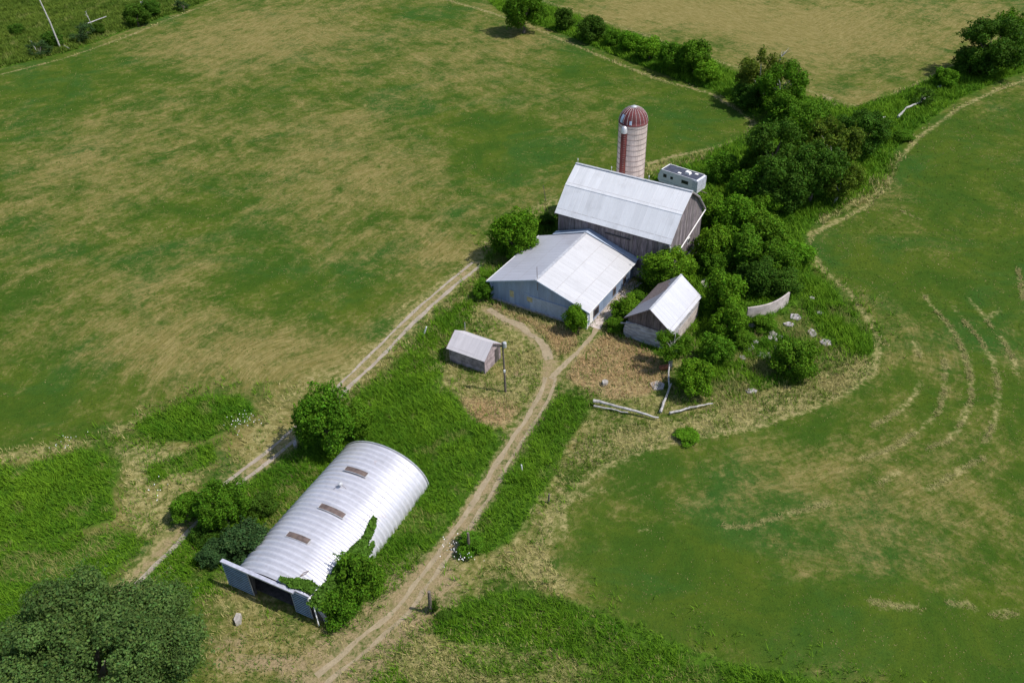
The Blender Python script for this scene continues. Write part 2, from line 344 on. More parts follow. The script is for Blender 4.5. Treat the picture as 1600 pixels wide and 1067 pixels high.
LUSH = {
 'left_weeds': ([(-60, 745), (60, 720), (140, 700), (190, 725), (175, 770), (180, 812), (120, 830), (60, 850), (-40, 850)], 1.0),
 'left_low': ([(-60, 850), (60, 845), (150, 830), (205, 820), (230, 845), (190, 890), (150, 930), (60, 990), (-60, 1000)], .75),
 'left_upper': ([(205, 665), (300, 622), (375, 615), (402, 640), (370, 665), (320, 690), (280, 690), (235, 690)], 1.0),
 'left_mid': ([(285, 705), (330, 690), (342, 715), (320, 735), (270, 745), (230, 760), (225, 735)], .9),
 'quonset_weeds': ([(742, 470), (735, 500), (700, 545), (690, 600), (715, 620), (735, 655), (770, 670), (785, 690), (755, 745), (725, 795), (690, 842), (655, 890), (615, 930), (585, 945), (520, 975), (470, 950), (395, 920), (340, 890), (330, 930), (280, 935), (225, 905), (262, 862), (300, 825), (345, 785), (400, 745), (440, 715), (480, 690), (540, 640), (575, 605), (625, 560), (670, 510), (710, 480)], 1.0),
 'middle_weeds': ([(872, 620), (915, 612), (925, 640), (905, 668), (885, 700), (872, 735), (850, 768), (825, 810), (795, 850), (755, 868), (712, 868), (698, 845), (735, 800), (770, 748), (800, 700), (830, 660)], 1.0),
 'bottom_weeds': ([(668, 985), (690, 950), (745, 930), (825, 920), (880, 935), (960, 965), (1050, 1000), (1150, 1035), (1300, 1065), (1420, 1100), (1100, 1110), (960, 1040), (870, 1020), (780, 1010), (720, 1010)], .95),
 'bottom_low': ([(560, 1075), (620, 1010), (720, 1010), (900, 1030), (1050, 1060), (1100, 1110), (540, 1120)], .6),
 'spit_lush': ([(1255, 430), (1290, 440), (1330, 480), (1362, 520), (1366, 555), (1330, 560), (1290, 530), (1262, 490)], 1.0),
 'thicket': ([(1095, 300), (1100, 240), (1160, 215), (1200, 180), (1260, 150), (1330, 170), (1360, 160), (1420, 140), (1500, 100), (1560, 62), (1640, 20), (1640, 100), (1560, 128), (1500, 155), (1430, 205), (1390, 245), (1350, 300), (1290, 335), (1255, 370), (1270, 425), (1250, 470), (1180, 520), (1090, 560), (1040, 560), (960, 530), (985, 470), (1000, 430), (1090, 400)], .95),
 'hedge': ([(760, 0), (850, 8), (920, 32), (1000, 60), (1110, 98), (1180, 125), (1240, 150), (1180, 185), (1120, 145), (1050, 122), (960, 88), (900, 62), (840, 40), (780, 18)], .95),
 'far_left': ([(-80, 130), (0, 108), (110, 82), (200, 48), (330, 0), (330, -60), (-200, -60), (-200, 140)], .9),
 'shed_left': ([(740, 450), (760, 400), (800, 360), (860, 345), (868, 330), (876, 390), (800, 430), (768, 470)], .9),
 'spit_inner': ([(1100, 560), (1180, 520), (1260, 500), (1300, 560), (1260, 600), (1150, 620), (1080, 620)], .8),
 'trailer_strip': ([(1010, 275), (1060, 250), (1110, 240), (1120, 300), (1090, 310), (1030, 290)], .6),
 'bank': ([(1290, 340), (1350, 310), (1390, 280), (1400, 250), (1380, 240), (1330, 290), (1280, 320)], .7),
}
BROWN = {
 'brown_yard': ([(905, 545), (945, 525), (985, 530), (1030, 560), (1045, 590), (1010, 620), (960, 625), (915, 610), (885, 590)], 1.0),
 'shed_front': ([(770, 475), (800, 488), (850, 505), (900, 520), (905, 545), (870, 560), (850, 525), (820, 505), (775, 490)], .8),
 'pole_patch': ([(715, 625), (745, 618), (790, 620), (815, 640), (790, 670), (745, 660)], .85),
}
DRY_BLOBS = [  # px, py, rx, ry, amount
 (300, 560, 200, 70, .62), (440, 560, 90, 50, .45), (180, 470, 140, 60, .2), (330, 70, 130, 60, .6), (480, 50, 180, 60, .4), (260, 230, 160, 60, .25), (560, 210, 130, 70, .3), (640, 280, 90, 60, .35),
 (450, 280, 110, 60, .28), (520, 330, 70, 60, .25), (150, 330, 130, 60, .22), (700, 100, 140, 50, .2), (760, 60, 90, 30, .25), (860, 170, 80, 40, .15), (680, 390, 70, 50, .4),
 (1150, 20, 260, 40, .65), (1300, 60, 240, 60, .55), (1000, 20, 130, 25, .5), (1520, 20, 120, 30, .45), (1240, 70, 90, 30, .3),
 (1360, 480, 60, 50, .55), (1400, 760, 200, 90, .55), (1240, 720, 130, 60, .4), (1500, 700, 110, 80, .3), (1520, 860, 130, 70, .35), (1340, 860, 100, 50, .4), (1130, 780, 120, 40, .3), (1000, 790, 80, 40, .2), (1560, 330, 60, 120, .3), (1450, 560, 60, 80, .25), (1420, 330, 40, 60, .2), (1250, 900, 100, 40, .2),
 (90, 250, 100, 30, .3), (30, 300, 60, 40, .15),
 (250, 750, 70, 45, .75), (215, 800, 60, 30, .7), (140, 860, 80, 30, .45), (40, 715, 50, 10, .7), (330, 820, 30, 20, .3), (430, 650, 60, 40, .8), (400, 700, 40, 30, .8), (580, 560, 60, 30, .6), (660, 480, 60, 30, .6), (760, 420, 50, 30, .5),
 (900, 700, 50, 22, .8), (1000, 680, 80, 18, .8), (1120, 650, 80, 24, .7), (1230, 620, 90, 24, .75), (1320, 585, 50, 24, .7), (1180, 600, 60, 20, .5), (830, 860, 60, 26, .55), (790, 900, 90, 20, .6), (870, 920, 40, 20, .8),
 (430, 985, 110, 60, .55), (360, 930, 40, 20, .5), (420, 1030, 110, 30, .7), (640, 985, 50, 30, .6), (700, 1040, 80, 30, .55), (900, 1050, 120, 25, .5), (1060, 270, 60, 12, .7), (960, 290, 40, 12, .3),
 (1330, 310, 60, 14, .6), (1380, 290, 40, 20, .5), (1340, 150, 50, 16, .6), (790, 600, 50, 30, .5), (870, 560, 60, 30, .6), (760, 560, 40, 25, .4), (720, 600, 30, 10, .5)]
GREEN_BLOBS = [(80, 130, 90, 40, .5), (250, 110, 80, 25, .45), (60, 620, 150, 60, .6), (200, 600, 60, 20, .35), (500, 460, 130, 50, .4), (650, 180, 60, 40, .35), (300, 330, 90, 40, .3), (380, 150, 90, 40, .25), (780, 220, 90, 60, .4), (1060, 200, 80, 30, .4), (900, 110, 50, 14, .4), (640, 20, 60, 20, .3),
 (1480, 260, 110, 70, .6), (1360, 410, 70, 30, .6), (1560, 420, 60, 40, .3), (1030, 900, 140, 60, .6), (1180, 960, 150, 40, .6), (1400, 980, 200, 50, .6), (1110, 850, 60, 40, .4), (1200, 660, 80, 15, .2), (1560, 600, 40, 60, .3), (1500, 980, 120, 40, .4), (950, 830, 60, 40, .35), (1440, 610, 30, 40, .3), (1340, 140, 40, 12, .3)]
def blob(P, px, py, rx, ry):
    c = np.array(gxy(px, py)); ax = (np.array(gxy(px+rx, py))-np.array(gxy(px-rx, py)))/2; ay = (np.array(gxy(px, py-ry))-np.array(gxy(px, py+ry)))/2
    a = np.hypot(*ax); b = np.hypot(*ay); t = math.atan2(ax[1], ax[0]); d = P-c
    u = (d[:, 0]*math.cos(t)+d[:, 1]*math.sin(t))/a; v = (-d[:, 0]*math.sin(t)+d[:, 1]*math.cos(t))/b
    return np.exp(-(u*u+v*v)*1.1)

YARD = poly([(230, 900), (390, 745), (470, 680), (600, 560), (720, 450), (870, 330), (1000, 300), (1100, 560), (1260, 520), (1360, 560), (1300, 615), (1100, 675), (930, 730), (850, 850), (880, 930), (1000, 1000), (1100, 1080), (300, 1100), (320, 950)])
STRAW = {'pale dry grass left of the gravel track': ([(150, 700), (215, 680), (300, 700), (330, 735), (300, 780), (270, 830), (215, 850), (180, 810), (190, 740)], 5),
 'straw verge between left field and gravel track': ([(400, 640), (440, 605), (490, 598), (470, 640), (430, 690), (385, 725), (350, 740), (375, 690)], 4),
 'dry tall grass along the spit field edge': ([(885, 725), (900, 690), (935, 672), (1000, 660), (1040, 660), (1100, 640), (1180, 610), (1260, 590), (1320, 560), (1360, 555), (1366, 585), (1320, 615), (1255, 642), (1180, 665), (1110, 678), (1050, 690), (990, 706), (930, 735)], 13),
 'yellowed grass at the bend of the lower field edge': ([(790, 880), (830, 840), (850, 790), (872, 750), (900, 740), (880, 790), (855, 835), (850, 870), (900, 915), (880, 935), (820, 912)], 9),
 'dry grass by the lower drive': ([(620, 1010), (650, 950), (675, 915), (690, 940), (668, 985), (700, 1020), (760, 1040), (900, 1050), (950, 1075), (600, 1080)], 8),
 'dry strip behind the barn and trailer': ([(1008, 262), (1060, 246), (1115, 236), (1110, 248), (1060, 262), (1015, 280)], 6),
 'dry grass around the small shed': ([(690, 575), (730, 590), (775, 600), (800, 560), (790, 520), (830, 540), (850, 570), (840, 610), (800, 640), (750, 620), (700, 600)], 9),
 'dry grass on the bank below the dark trees': ([(1270, 340), (1340, 300), (1390, 255), (1410, 240), (1400, 275), (1380, 305), (1330, 330), (1285, 352)], 5),
 'mixed grass in the barnyard': ([(890, 600), (930, 620), (1040, 640), (1110, 640), (1180, 600), (1150, 570), (1080, 630), (1040, 625), (960, 628)], 11),
 'straw grass before the hut doors': ([(330, 930), (365, 920), (420, 950), (470, 980), (500, 985), (480, 1000), (380, 980), (310, 960)], 4),
 'pale fringe at the top of the left weeds': ([(-10, 705), (60, 695), (135, 684), (210, 655), (290, 622), (300, 632), (215, 670), (140, 700), (60, 720), (-10, 730)], 6)}
HAY = [[(1446, 462), (1455, 478), (1489, 516), (1508, 555), (1517, 599), (1517, 625), (1501, 663), (1479, 692)], [(1489, 478), (1514, 510), (1537, 539), (1556, 580), (1559, 631), (1548, 673), (1536, 695)], [(1536, 715), (1508, 730), (1480, 748), (1444, 768)], [(1511, 464), (1530, 486), (1549, 510)], [(1564, 528), (1580, 555), (1591, 583)],
       [(1476, 564), (1476, 606), (1466, 641), (1450, 660), (1419, 684), (1399, 698), (1348, 717)], [(1428, 532), (1438, 558)], [(1438, 596), (1419, 631), (1396, 647), (1364, 666)], [(1403, 739), (1374, 755)], [(1125, 819), (1162, 824), (1206, 810), (1300, 785)], [(1362, 940), (1440, 952)], [(1540, 500), (1562, 484)], [(880, 800), (882, 820), (877, 842)], [(905, 775), (920, 770), (945, 765)], [(1590, 420), (1600, 470)], [(1450, 700), (1475, 690)], [(1480, 940), (1520, 948)], [(1000, 825), (1015, 828)], [(1410, 330), (1440, 345)], [(1550, 960), (1590, 958)]]
TRAMP1 = poly([(700, 462), (640, 470), (560, 545), (500, 585)]); TRAMP2 = poly([(492, 200), (500, 250), (497, 300), (506, 360)])
def zones(P):
    lush = np.zeros(len(P)); brown = np.zeros(len(P)); dirt = np.zeros(len(P)); dry = np.full(len(P), .3)
    for pts, a in LUSH.values(): lush = np.maximum(lush, a*soft_poly(P, poly(pts), 1.2))
    for pts, a in BROWN.values(): brown = np.maximum(brown, a*soft_poly(P, poly(pts), 1.2))
    for b in DRY_BLOBS: dry += (.4 if b[0] > 950 and 320 < b[1] < 900 else .7)*b[4]*blob(P, *b[:4])
    for b in GREEN_BLOBS: dry -= .8*b[4]*blob(P, *b[:4])
    rgt = np.clip((P[:, 0]-8)/12, 0, 1)*(~inside(P, FARF)); dry -= .2*rgt; dry -= .05*(1-rgt)
    def tr(pl, hw, soft, a): return a*np.clip(1-(dist_line(P, pl)-hw)/soft, 0, 1)
    dirt = np.maximum.reduce([dirt, tr(DRIVE, .7, 1.6, .62), tr(DRIVE[:4], 2.6, 3.5, .6), tr(BRANCH_SHED, .6, 1.3, .62), tr(BRANCH_YARD, .8, 1.2, .4), tr(LEFT_TRACK, .3, 1.6, .55),
      .75*blob(P, 430, 1035, 140, 24), .6*blob(P, 360, 1005, 60, 30), .6*blob(P, 600, 975, 60, 30), .8*blob(P, 735, 560, 1, 1), .5*blob(P, 690, 880, 26, 16), .55*blob(P, 760, 921, 30, 7), .8*blob(P, 810, 584, 14, 8), .6*blob(P, 1297, 156, 14, 16)])
    for pl, hw, a in ((FIELD_L_EDGE, .4, .5), (FIELD_L_RIGHT, .5, .5), (FIELD_L_TRACK, .8, .35), (SPIT, .35, .4), (FAR_EDGE, .5, .35)): dirt = np.maximum(dirt, tr(pl, hw*.4, hw*2.2, a))
    ring = np.minimum.reduce([dist_line(P, FIELD_L_EDGE), dist_line(P, FIELD_L_RIGHT), dist_line(P, FIELD_L_TRACK)])
    rr = np.minimum(dist_line(P, SPIT), dist_line(P, LOW_EDGE_R)); right = (P[:, 0] > -2) & (rr < ring+8)
    ring = np.where(right, rr+200, ring); ring = np.where(inside(P, FARF), dist_line(P, FAR_EDGE)+400, ring)
    straw = np.zeros(len(P))
    for pts, dn in STRAW.values(): straw = np.maximum(straw, min(.8, .42+dn*.035)*soft_poly(P, poly(pts), 1.3))
    for l in HAY: straw = np.maximum(straw, tr(resample(poly(l), 1.0), .05, .9, .58))
    for pl, hw, a in ((FIELD_L_EDGE, .5, .5), (FIELD_L_RIGHT, .6, .55), (FIELD_L_TRACK, 1.6, .45), (SPIT, .5, .6), (FAR_EDGE, .6, .5), (LEFT_TRACK, 1.6, .6), (DRIVE, 2.0, .55), (BRANCH_SHED, 1.6, .6), (BRANCH_YARD, 1.5, .5), (TRAMP1, .3, .42), (TRAMP2, .3, .38)): straw = np.maximum(straw, tr(pl, hw*.5, hw*1.6, a))
    straw = np.maximum(straw, .45*soft_poly(P, YARD, 2.5)); straw = np.where(lush > .6, straw*.35, straw)
    return dry, lush, dirt, brown, ring, straw
FARF = np.vstack([FAR_EDGE, poly([(1700, -150), (600, -150)])])
def axis(lo, hi, a, b, fine, coarse_steps):
    inner = np.arange(a, b+.001, fine)
    lo_ = -np.geomspace(-a if a < 0 else 1, -lo, coarse_steps)[::-1][:-1] if a < 0 else np.linspace(lo, a, coarse_steps)[:-1]
    return np.concatenate([lo_, inner, np.geomspace(b, hi, coarse_steps)[1:]])
gx = axis(-2500, 2500, -175, 165, .75, 9); gy = axis(-800, 3500, 24, 300, .75, 9)
XX, YY = np.meshgrid(gx, gy); GP = np.stack([XX.ravel(), YY.ravel()], 1); nx, ny = len(gx), len(gy)
ii = (np.arange(ny-1)[:, None]*nx+np.arange(nx-1)[None, :]).ravel()
gm = tri_mesh('ground', np.column_stack([GP, np.zeros(len(GP))]), np.column_stack([ii, ii+1, ii+nx+1, ii+nx]), None, 4)
for nm, a in zip(('dry', 'lush', 'dirt', 'brown', 'ring', 'straw'), zones(GP)):
    at = gm.attributes.new(nm, 'FLOAT', 'POINT'); at.data.foreach_set('value', a.astype(np.float32))
tag(link('ground', gm, None, M['ground']), kind='structure')

def ribbon(name, pl, hw, z, m, jag=.3, step=.45, parts=1.0, off=0.0):
    """a worn strip of bare earth, ragged along both edges and broken where grass closes over it"""
    p = resample(pl, step); t = np.gradient(p, axis=0); t /= np.hypot(*t.T)[:, None]; nrm = np.column_stack([-t[:, 1], t[:, 0]])
    n = len(p); a = hw*(1+jag*np.convolve(rng.normal(0, 1.3, n), np.ones(4)/4, 'same')); b = hw*(1+jag*np.convolve(rng.normal(0, 1.3, n), np.ones(4)/4, 'same'))
    a = np.clip(a, .05, None); b = np.clip(b, .05, None); wob = np.convolve(rng.normal(0, .5*hw, n+20), np.ones(20)/20, 'same')[10:10+n]
    mb = MB(); keep = np.convolve(rng.uniform(0, 1, n), np.ones(7)/7, 'same') < (.5+parts*.5)
    for i in range(n-1):
        if not keep[i]: continue
        q = []
        for k, s_, e in ((i, -1, b), (i, 1, a), (i+1, 1, a), (i+1, -1, b)):
            pt = p[k]+nrm[k]*(off+wob[k]+s_*e[k]); q.append((pt[0], pt[1], z))
        mb.add(q, [(3, 2, 1, 0)])
    # weld
    o = mb.build(name, m); tag(o, kind='structure'); return o
ribbon('dirt_track', DRIVE, .27, .006, M['dirt'], .5, off=.5, parts=1)
ribbon('dirt_track', DRIVE, .22, .010, M['dirt'], .55, off=-.65, parts=1)
ribbon('dirt_track', BRANCH_SHED[1:], .5, .014, M['dirt'], .5, off=-.1, parts=1)
ribbon('dirt_track', BRANCH_YARD, .28, .018, M['dirt'], .6, parts=1)
ribbon('gravel_track', LEFT_TRACK, .25, .006, M['gravel'], .35, off=-.7, parts=1)
ribbon('gravel_track', LEFT_TRACK[4:], .2, .010, M['gravel'], .4, off=.6, parts=1)
ribbon('yard_path', poly([(928, 512), (945, 492), (960, 474), (975, 456), (990, 438)]), 1.05, .022, M['pad'], .4, parts=1)

# ------------------------------------------------------------------ barn (x along ridge, y across, front is -y)
def boards(parent, name, m, axis_, plane, u0, u1, bot, top, wd, out, th=.03, seed=0, gap=.012, jit=.012, var=.28):
    r = random.Random(seed); mb = MB(); u = u0
    while u < u1-.02:
        w_ = min(wd*r.uniform(.75, 1.2), u1-u); a, b = u+gap/2, u+w_-gap/2; u += w_
        if b-a < .03: continue
        j = r.uniform(0, jit); o0, o1 = plane, plane+out*(th+j); t = 1+r.uniform(-var, var)
        b0 = bot(a)+r.uniform(0, .05); zs = [top(a), top(b)]
        if axis_ == 0:    # plane of constant x, u is y
            P_ = [(o0, a, b0), (o1, a, b0), (o1, b, b0), (o0, b, b0), (o0, a, zs[0]), (o1, a, zs[0]), (o1, b, zs[1]), (o0, b, zs[1])]
        else:
            P_ = [(a, o0, b0), (b, o0, b0), (b, o1, b0), (a, o1, b0), (a, o0, zs[0]), (b, o0, zs[1]), (b, o1, zs[1]), (a, o1, zs[0])]
        mb.hexa(P_, (t, t*(1+r.uniform(-.04, .03)), t*(1+r.uniform(-.04, .06))))
    return mb.build(name, m, parent, stuff=True)
def roof_slope(parent, name, m, e0, e1, r0, r1, th=.05, rib=.76, ribh=.025, ribw=.06, sag=0.0, lap=True, nsag=6):
    """one roof plane from eave corners e0,e1 to ridge corners r0,r1, with standing seams running up the slope"""
    e0, e1, r0, r1 = (Vector(p) for p in (e0, e1, r0, r1)); nrm = (e1-e0).cross(r0-e0).normalized()
    if nrm.z < 0: nrm = -nrm
    mb = MB(); L = (e1-e0).length
    def at(u, v, h):
        p = (e0.lerp(e1, u)).lerp(r0.lerp(r1, u), v)+nrm*h; p.z -= sag*math.sin(PI*u)*v; return p
    ns = nsag if sag else 1
    for k in range(ns):
        a, b = k/ns, (k+1)/ns
        mb.hexa([at(a, 0, -th), at(b, 0, -th), at(b, 1, -th), at(a, 1, -th), at(a, 0, 0), at(b, 0, 0), at(b, 1, 0), at(a, 1, 0)])
    n = int(L/rib); hw = ribw/L/2; ribh = ribh*.35
    for k in range(n+1):
        u = min(max((k+.0)/n, hw), 1-hw)
        mb.hexa([at(u-hw, 0, -.01), at(u+hw, 0, -.01), at(u+hw, 1, -.01), at(u-hw, 1, -.01), at(u-hw*.5, -.002, ribh), at(u+hw*.5, -.002, ribh), at(u+hw*.5, 1, ribh), at(u-hw*.5, 1, ribh)])
    return mb.build(name, m, parent)
def pipe(parent, name, m, pts, r, n=8): return MB().tube(pts, r, n).build(name, m, parent, smooth=False)

barn = empty('barn', (16.53, 100.59, 0), -.60, 'large weathered board barn with pale metal gambrel roof beside the silo', 'barn')
L2, HW, HE, HK, HR, KB = 8.48, 5.65, 6.35, 9.35, 11.29, 2.83
def gprof(y):
    y = abs(y)
    return HR-(HR-HK)*y/KB-.06 if y < KB else HK-(HK-HE)*(y-KB)/(HW-KB)-.06
mb = MB(); xw, yw = 8.08, 5.22           # dark inner shell behind the boards
pr = [(-yw, 1.3), (yw, 1.3), (yw, gprof(yw)-.1), (KB, HK-.16), (0, HR-.2), (-KB, HK-.16), (-yw, gprof(yw)-.1)]
mb.add([(-xw, y, z) for y, z in pr]+[(xw, y, z) for y, z in pr], [tuple(range(7))[::-1], tuple(range(7, 14))]+[(i, (i+1) % 7, 7+(i+1) % 7, 7+i) for i in range(7)])
mb.build('wall', M['dark_wood'], barn)
boards(barn, 'board_siding', M['barn_wood'], 1, -5.22, -8.13, 8.13, lambda u: 1.42+.08*math.sin(u*3), lambda u: 6.5, .27, -1, seed=1)
boards(barn, 'board_siding', M['barn_wood'], 1, 5.22, -8.13, 8.13, lambda u: 1.42, lambda u: 6.5, .27, 1, seed=2)
boards(barn, 'board_siding', M['barn_wood'], 0, 8.08, -5.22, 5.22, lambda u: 1.42+.1*math.sin(u*2), lambda u: gprof(u)-.03, .27, 1, seed=3)
boards(barn, 'board_siding', M['barn_wood'], 0, -8.08, -5.22, 5.22, lambda u: 1.42, lambda u: gprof(u)-.03, .27, -1, seed=4)
mb = MB(); r = random.Random(5)          # stone foundation, each stone proud of the mortar
mb.box(-8.2, 8.2, -5.35, 5.35, -.2, 1.38, .7)
for sx, sy, ax in ((0, -5.35, 0), (8.2, 0, 1)):
    L_ = 8.2 if ax == 0 else 5.35
    for row in range(4):
        u = -L_
        while u < L_-.2:
            wd = r.uniform(.35, .75); a, b = u+.02, min(u+wd, L_)-.02; z0 = row*.345; t = r.uniform(.65, 1.25); pr_ = r.uniform(.03, .08); u += wd
            if ax == 0: mb.box(a, b, sy-pr_, sy, z0+.01, z0+.33, t)
            else: mb.box(sx, sx+pr_, a, b, z0+.01, z0+.33, t)
mb.build('foundation', M['concrete'], barn)
for sgn, nm in ((-1, 'roof_slope'), (1, 'roof_slope')):
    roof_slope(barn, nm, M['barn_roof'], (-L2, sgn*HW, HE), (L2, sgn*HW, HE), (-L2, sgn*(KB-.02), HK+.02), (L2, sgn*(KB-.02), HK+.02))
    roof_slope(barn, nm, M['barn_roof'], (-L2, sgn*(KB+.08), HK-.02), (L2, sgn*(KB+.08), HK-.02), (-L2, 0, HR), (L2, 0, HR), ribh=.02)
MB().bar((-L2-.02, 0, HR+.02), (L2+.02, 0, HR+.02), .34, .05).build('ridge_cap', M['galv'], barn)
for x in (-L2+.03, L2-.03):
    for s_ in (-1, 1):
        MB().bar((x, s_*(HW-.02), HE-.14), (x, s_*KB, HK-.14), .07, .16).build('rake_board', M['barn_wood'], barn); MB().bar((x, s_*KB, HK-.15), (x, 0, HR-.14), .07, .16).build('rake_board', M['barn_wood'], barn)
MB().bar((-8.4, -5.5, HE-.04), (8.4, -5.5, HE-.04), .08, .13).build('eave_board', M['dark_wood'], barn)
for x in (-8.2, -3.1, 2.35):
    p = MB().tube([(x, 0, HR), (x, 0, HR+.75)], .02, 5).tube([(x, 0, HR+.5), (x, 0, HR+.72)], .06, 6).build('lightning_rod', M['white'], barn)
dr = boards(barn, 'door', M['barn_wood'], 1, -5.30, -.72, 2.52, lambda u: 2.0, lambda u: 5.16, .25, -1, seed=9); del dr['kind']
MB().box(-.95, 2.75, -5.45, -5.30, 5.2, 5.32).build('door_rail', M['dark_wood'], barn)
pipe(barn, 'downspout', M['pipe_white'], [(8.3, -5.62, 6.2), (8.42, -5.5, 5.9), (8.42, -5.42, 3.6)], .08)
pipe(barn, 'diagonal_pipe', M['pipe_white'], [(8.3, 5.9, 6.0), (8.3, -3.3, 3.3)], .09)
f = MB().box(8.1, 8.22, .85, 1.55, 3.1, 3.9).build('window_frame', M['white'], barn); MB().box(8.2, 8.235, .93, 1.47, 3.18, 3.82).build('pane', M['glass'], f)
MB().box(8.16, 8.5, -.4, 4.6, 1.3, 1.42).build('sill_ledge', M['slab'], barn)

# ------------------------------------------------------------------ silo
silo = empty('silo', (17.74, 110.18, 0), 0, 'tall concrete stave silo with dark red dome and red chute', 'silo')
SR = 1.97
MB().lathe([(SR, 0), (SR, 15.0)], 40).build('stave_wall', M['silo_wall'], silo, smooth=True)
mb = MB()
for k in range(40):                                            # staves: grooves between them read as thin raised battens
    a = 2*PI*k/40; mb.bar((SR*math.cos(a), SR*math.sin(a), .1), (SR*math.cos(a), SR*math.sin(a), 14.98), .02, .03, .8)
mb.build('stave_joints', M['silo_wall'], silo, stuff=True)
for k in range(19):
    z = .5+k*.78; MB().lathe([(SR+.005, z-.035), (SR+.045, z-.02), (SR+.045, z+.02), (SR+.005, z+.035)], 40).build('hoop', M['hoop'], silo)
prof = [(SR+.06, 14.92), (SR+.06, 15.06)]+[((SR+.03)*math.cos(t), 15.06+2.0*math.sin(t)) for t in np.linspace(0, R(82), 9)]
MB().lathe(prof, 40).build('dome', M['silo_dome'], silo, smooth=True)
for k in range(20):
    a = 2*PI*k/20+.05
    MB().tube([((SR+.05)*math.cos(t)*math.cos(a), (SR+.05)*math.cos(t)*math.sin(a), 15.06+2.03*math.sin(t)) for t in np.linspace(.03, R(80), 7)], .014, 5).build('dome_rib', M['white'], silo)
MB().lathe([(.42, 16.96), (.42, 17.08), (.2, 17.2), (0, 17.22)], 16).build('dome_cap', M['galv'], silo)
def dome_patch(a0, a1, t0, t1, m, nm):
    mb = MB(); n1 = 5; vs = []; fs = []
    for i in range(n1+1):
        t = t0+(t1-t0)*i/n1
        for j in range(n1+1):
            a = a0+(a1-a0)*j/n1; vs.append(((SR+.045)*math.cos(t)*math.cos(a), (SR+.045)*math.cos(t)*math.sin(a), 15.065+2.02*math.sin(t)))
    for i in range(n1):
        for j in range(n1): q = i*(n1+1)+j; fs.append((q, q+1, q+n1+2, q+n1+1))
    mb.add(vs, fs); return mb.build(nm, m, silo, smooth=True)
dome_patch(R(198), R(214), R(4), R(36), M['silo_blue'], 'dome_panel'); dome_patch(R(246), R(256), R(3), R(18), M['silo_blue'], 'dome_panel')
CA = R(228); cx_, cy_ = (SR+.12)*math.cos(CA), (SR+.12)*math.sin(CA)
ch = MB().lathe([(.42, .2), (.42, 14.1)], 16, c=(cx_*1.0, cy_*1.0)).build('chute', M['silo_red'], silo, smooth=True)
MB().lathe([(.46, 14.0), (.46, 14.5), (.36, 14.8), (.15, 14.95), (0, 14.97)], 16, c=(cx_, cy_)).build('chute_hood', M['galv'], silo, smooth=True)
mb = MB()
for k in range(40): mb.box(cx_-.14, cx_+.14, cy_-.56, cy_-.5, .8+k*.33, .83+k*.33)
mb.build('chute_rungs', M['hoop'], silo, stuff=True)

# ------------------------------------------------------------------ blue metal shed (x runs back along the ridge, y>0 is the left side)
bs = empty('metal_shed', (3.15, 86.11, 0), 1.0, 'long blue steel sided shed with broad pale metal gable roof against the barn', 'shed')
BL, WL, WR, BE, BR = 13.25, 7.26, 7.35, 2.67, 5.06
def bprof(y): return BR-(BR-BE)*abs(y)/WL-.07
mb = MB(); pr = [(-6.86, 0), (6.76, 0), (6.76, bprof(6.76)-.03), (0, BR-.12), (-6.86, bprof(6.86)-.03)]
mb.add([(.42, y, z) for y, z in pr]+[(BL-.3, y, z) for y, z in pr], [tuple(range(5)), tuple(range(5, 10))[::-1]]+[(i, 5+i, 5+(i+1) % 5, (i+1) % 5) for i in range(5)])
mb.build('wall', M['blue_wall'], bs)
def ribbed(parent, name, m, axis_, plane, out, u0, u1, bot, top, pitch=.3, d=.025, var=.07, seed=3):
    r_ = random.Random(seed); mb = MB(); n = max(2, round((u1-u0)/pitch)); st = (u1-u0)/n
    for k in range(n):
        a = u0+k*st; tt = 1+r_.uniform(-var, var)
        cs = [(a, 0), (a+st*.62, 0), (a+st*.72, d), (a+st*.9, d), (a+st, 0)]
        for (ua, da), (ub, db) in zip(cs[:-1], cs[1:]):
            pa, pb = plane+out*da, plane+out*db
            q = [(pa, ua, bot), (pb, ub, bot), (pb, ub, top(ub)), (pa, ua, top(ua))] if axis_ == 0 else [(ua, pa, bot), (ub, pb, bot), (ub, pb, top(ub)), (ua, pa, top(ua))]
            mb.add(q, [(0, 1, 2, 3)], tt)
    return mb.build(name, m, parent)
ribbed(bs, 'siding', M['blue_wall'], 0, .395, -1, -6.88, 6.78, .12, bprof, .31)
ribbed(bs, 'siding', M['blue_wall'], 1, -6.885, -1, .4, BL-.3, .12, lambda u: bprof(6.88), .31, seed=8)
MB().box(.2, .39, -6.95, 6.85, -.1, .2).build('foundation', M['slab'], bs)
MB().box(.4, BL-.3, -7.0, -6.92, -.1, .22).build('foundation', M['slab'], bs)
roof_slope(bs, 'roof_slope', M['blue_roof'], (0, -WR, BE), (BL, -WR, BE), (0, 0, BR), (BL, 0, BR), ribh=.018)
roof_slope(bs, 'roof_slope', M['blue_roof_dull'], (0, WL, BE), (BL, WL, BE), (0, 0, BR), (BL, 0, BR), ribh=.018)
MB().bar((-.05, 0, BR+.015), (BL, 0, BR+.015), .4, .05).build('ridge_cap', M['galv'], bs)
for s_, wv in ((-1, WR), (1, WL)): MB().bar((-.04, s_*wv, BE-.05), (-.04, 0, BR-.05), .06, .16).build('rake_trim', M['blue_trim'], bs)
for y in (-WR-.03, WL+.03): MB().bar((-.04, y, BE-.04), (BL, y, BE-.04), .08, .12).build('gutter', M['white'], bs)
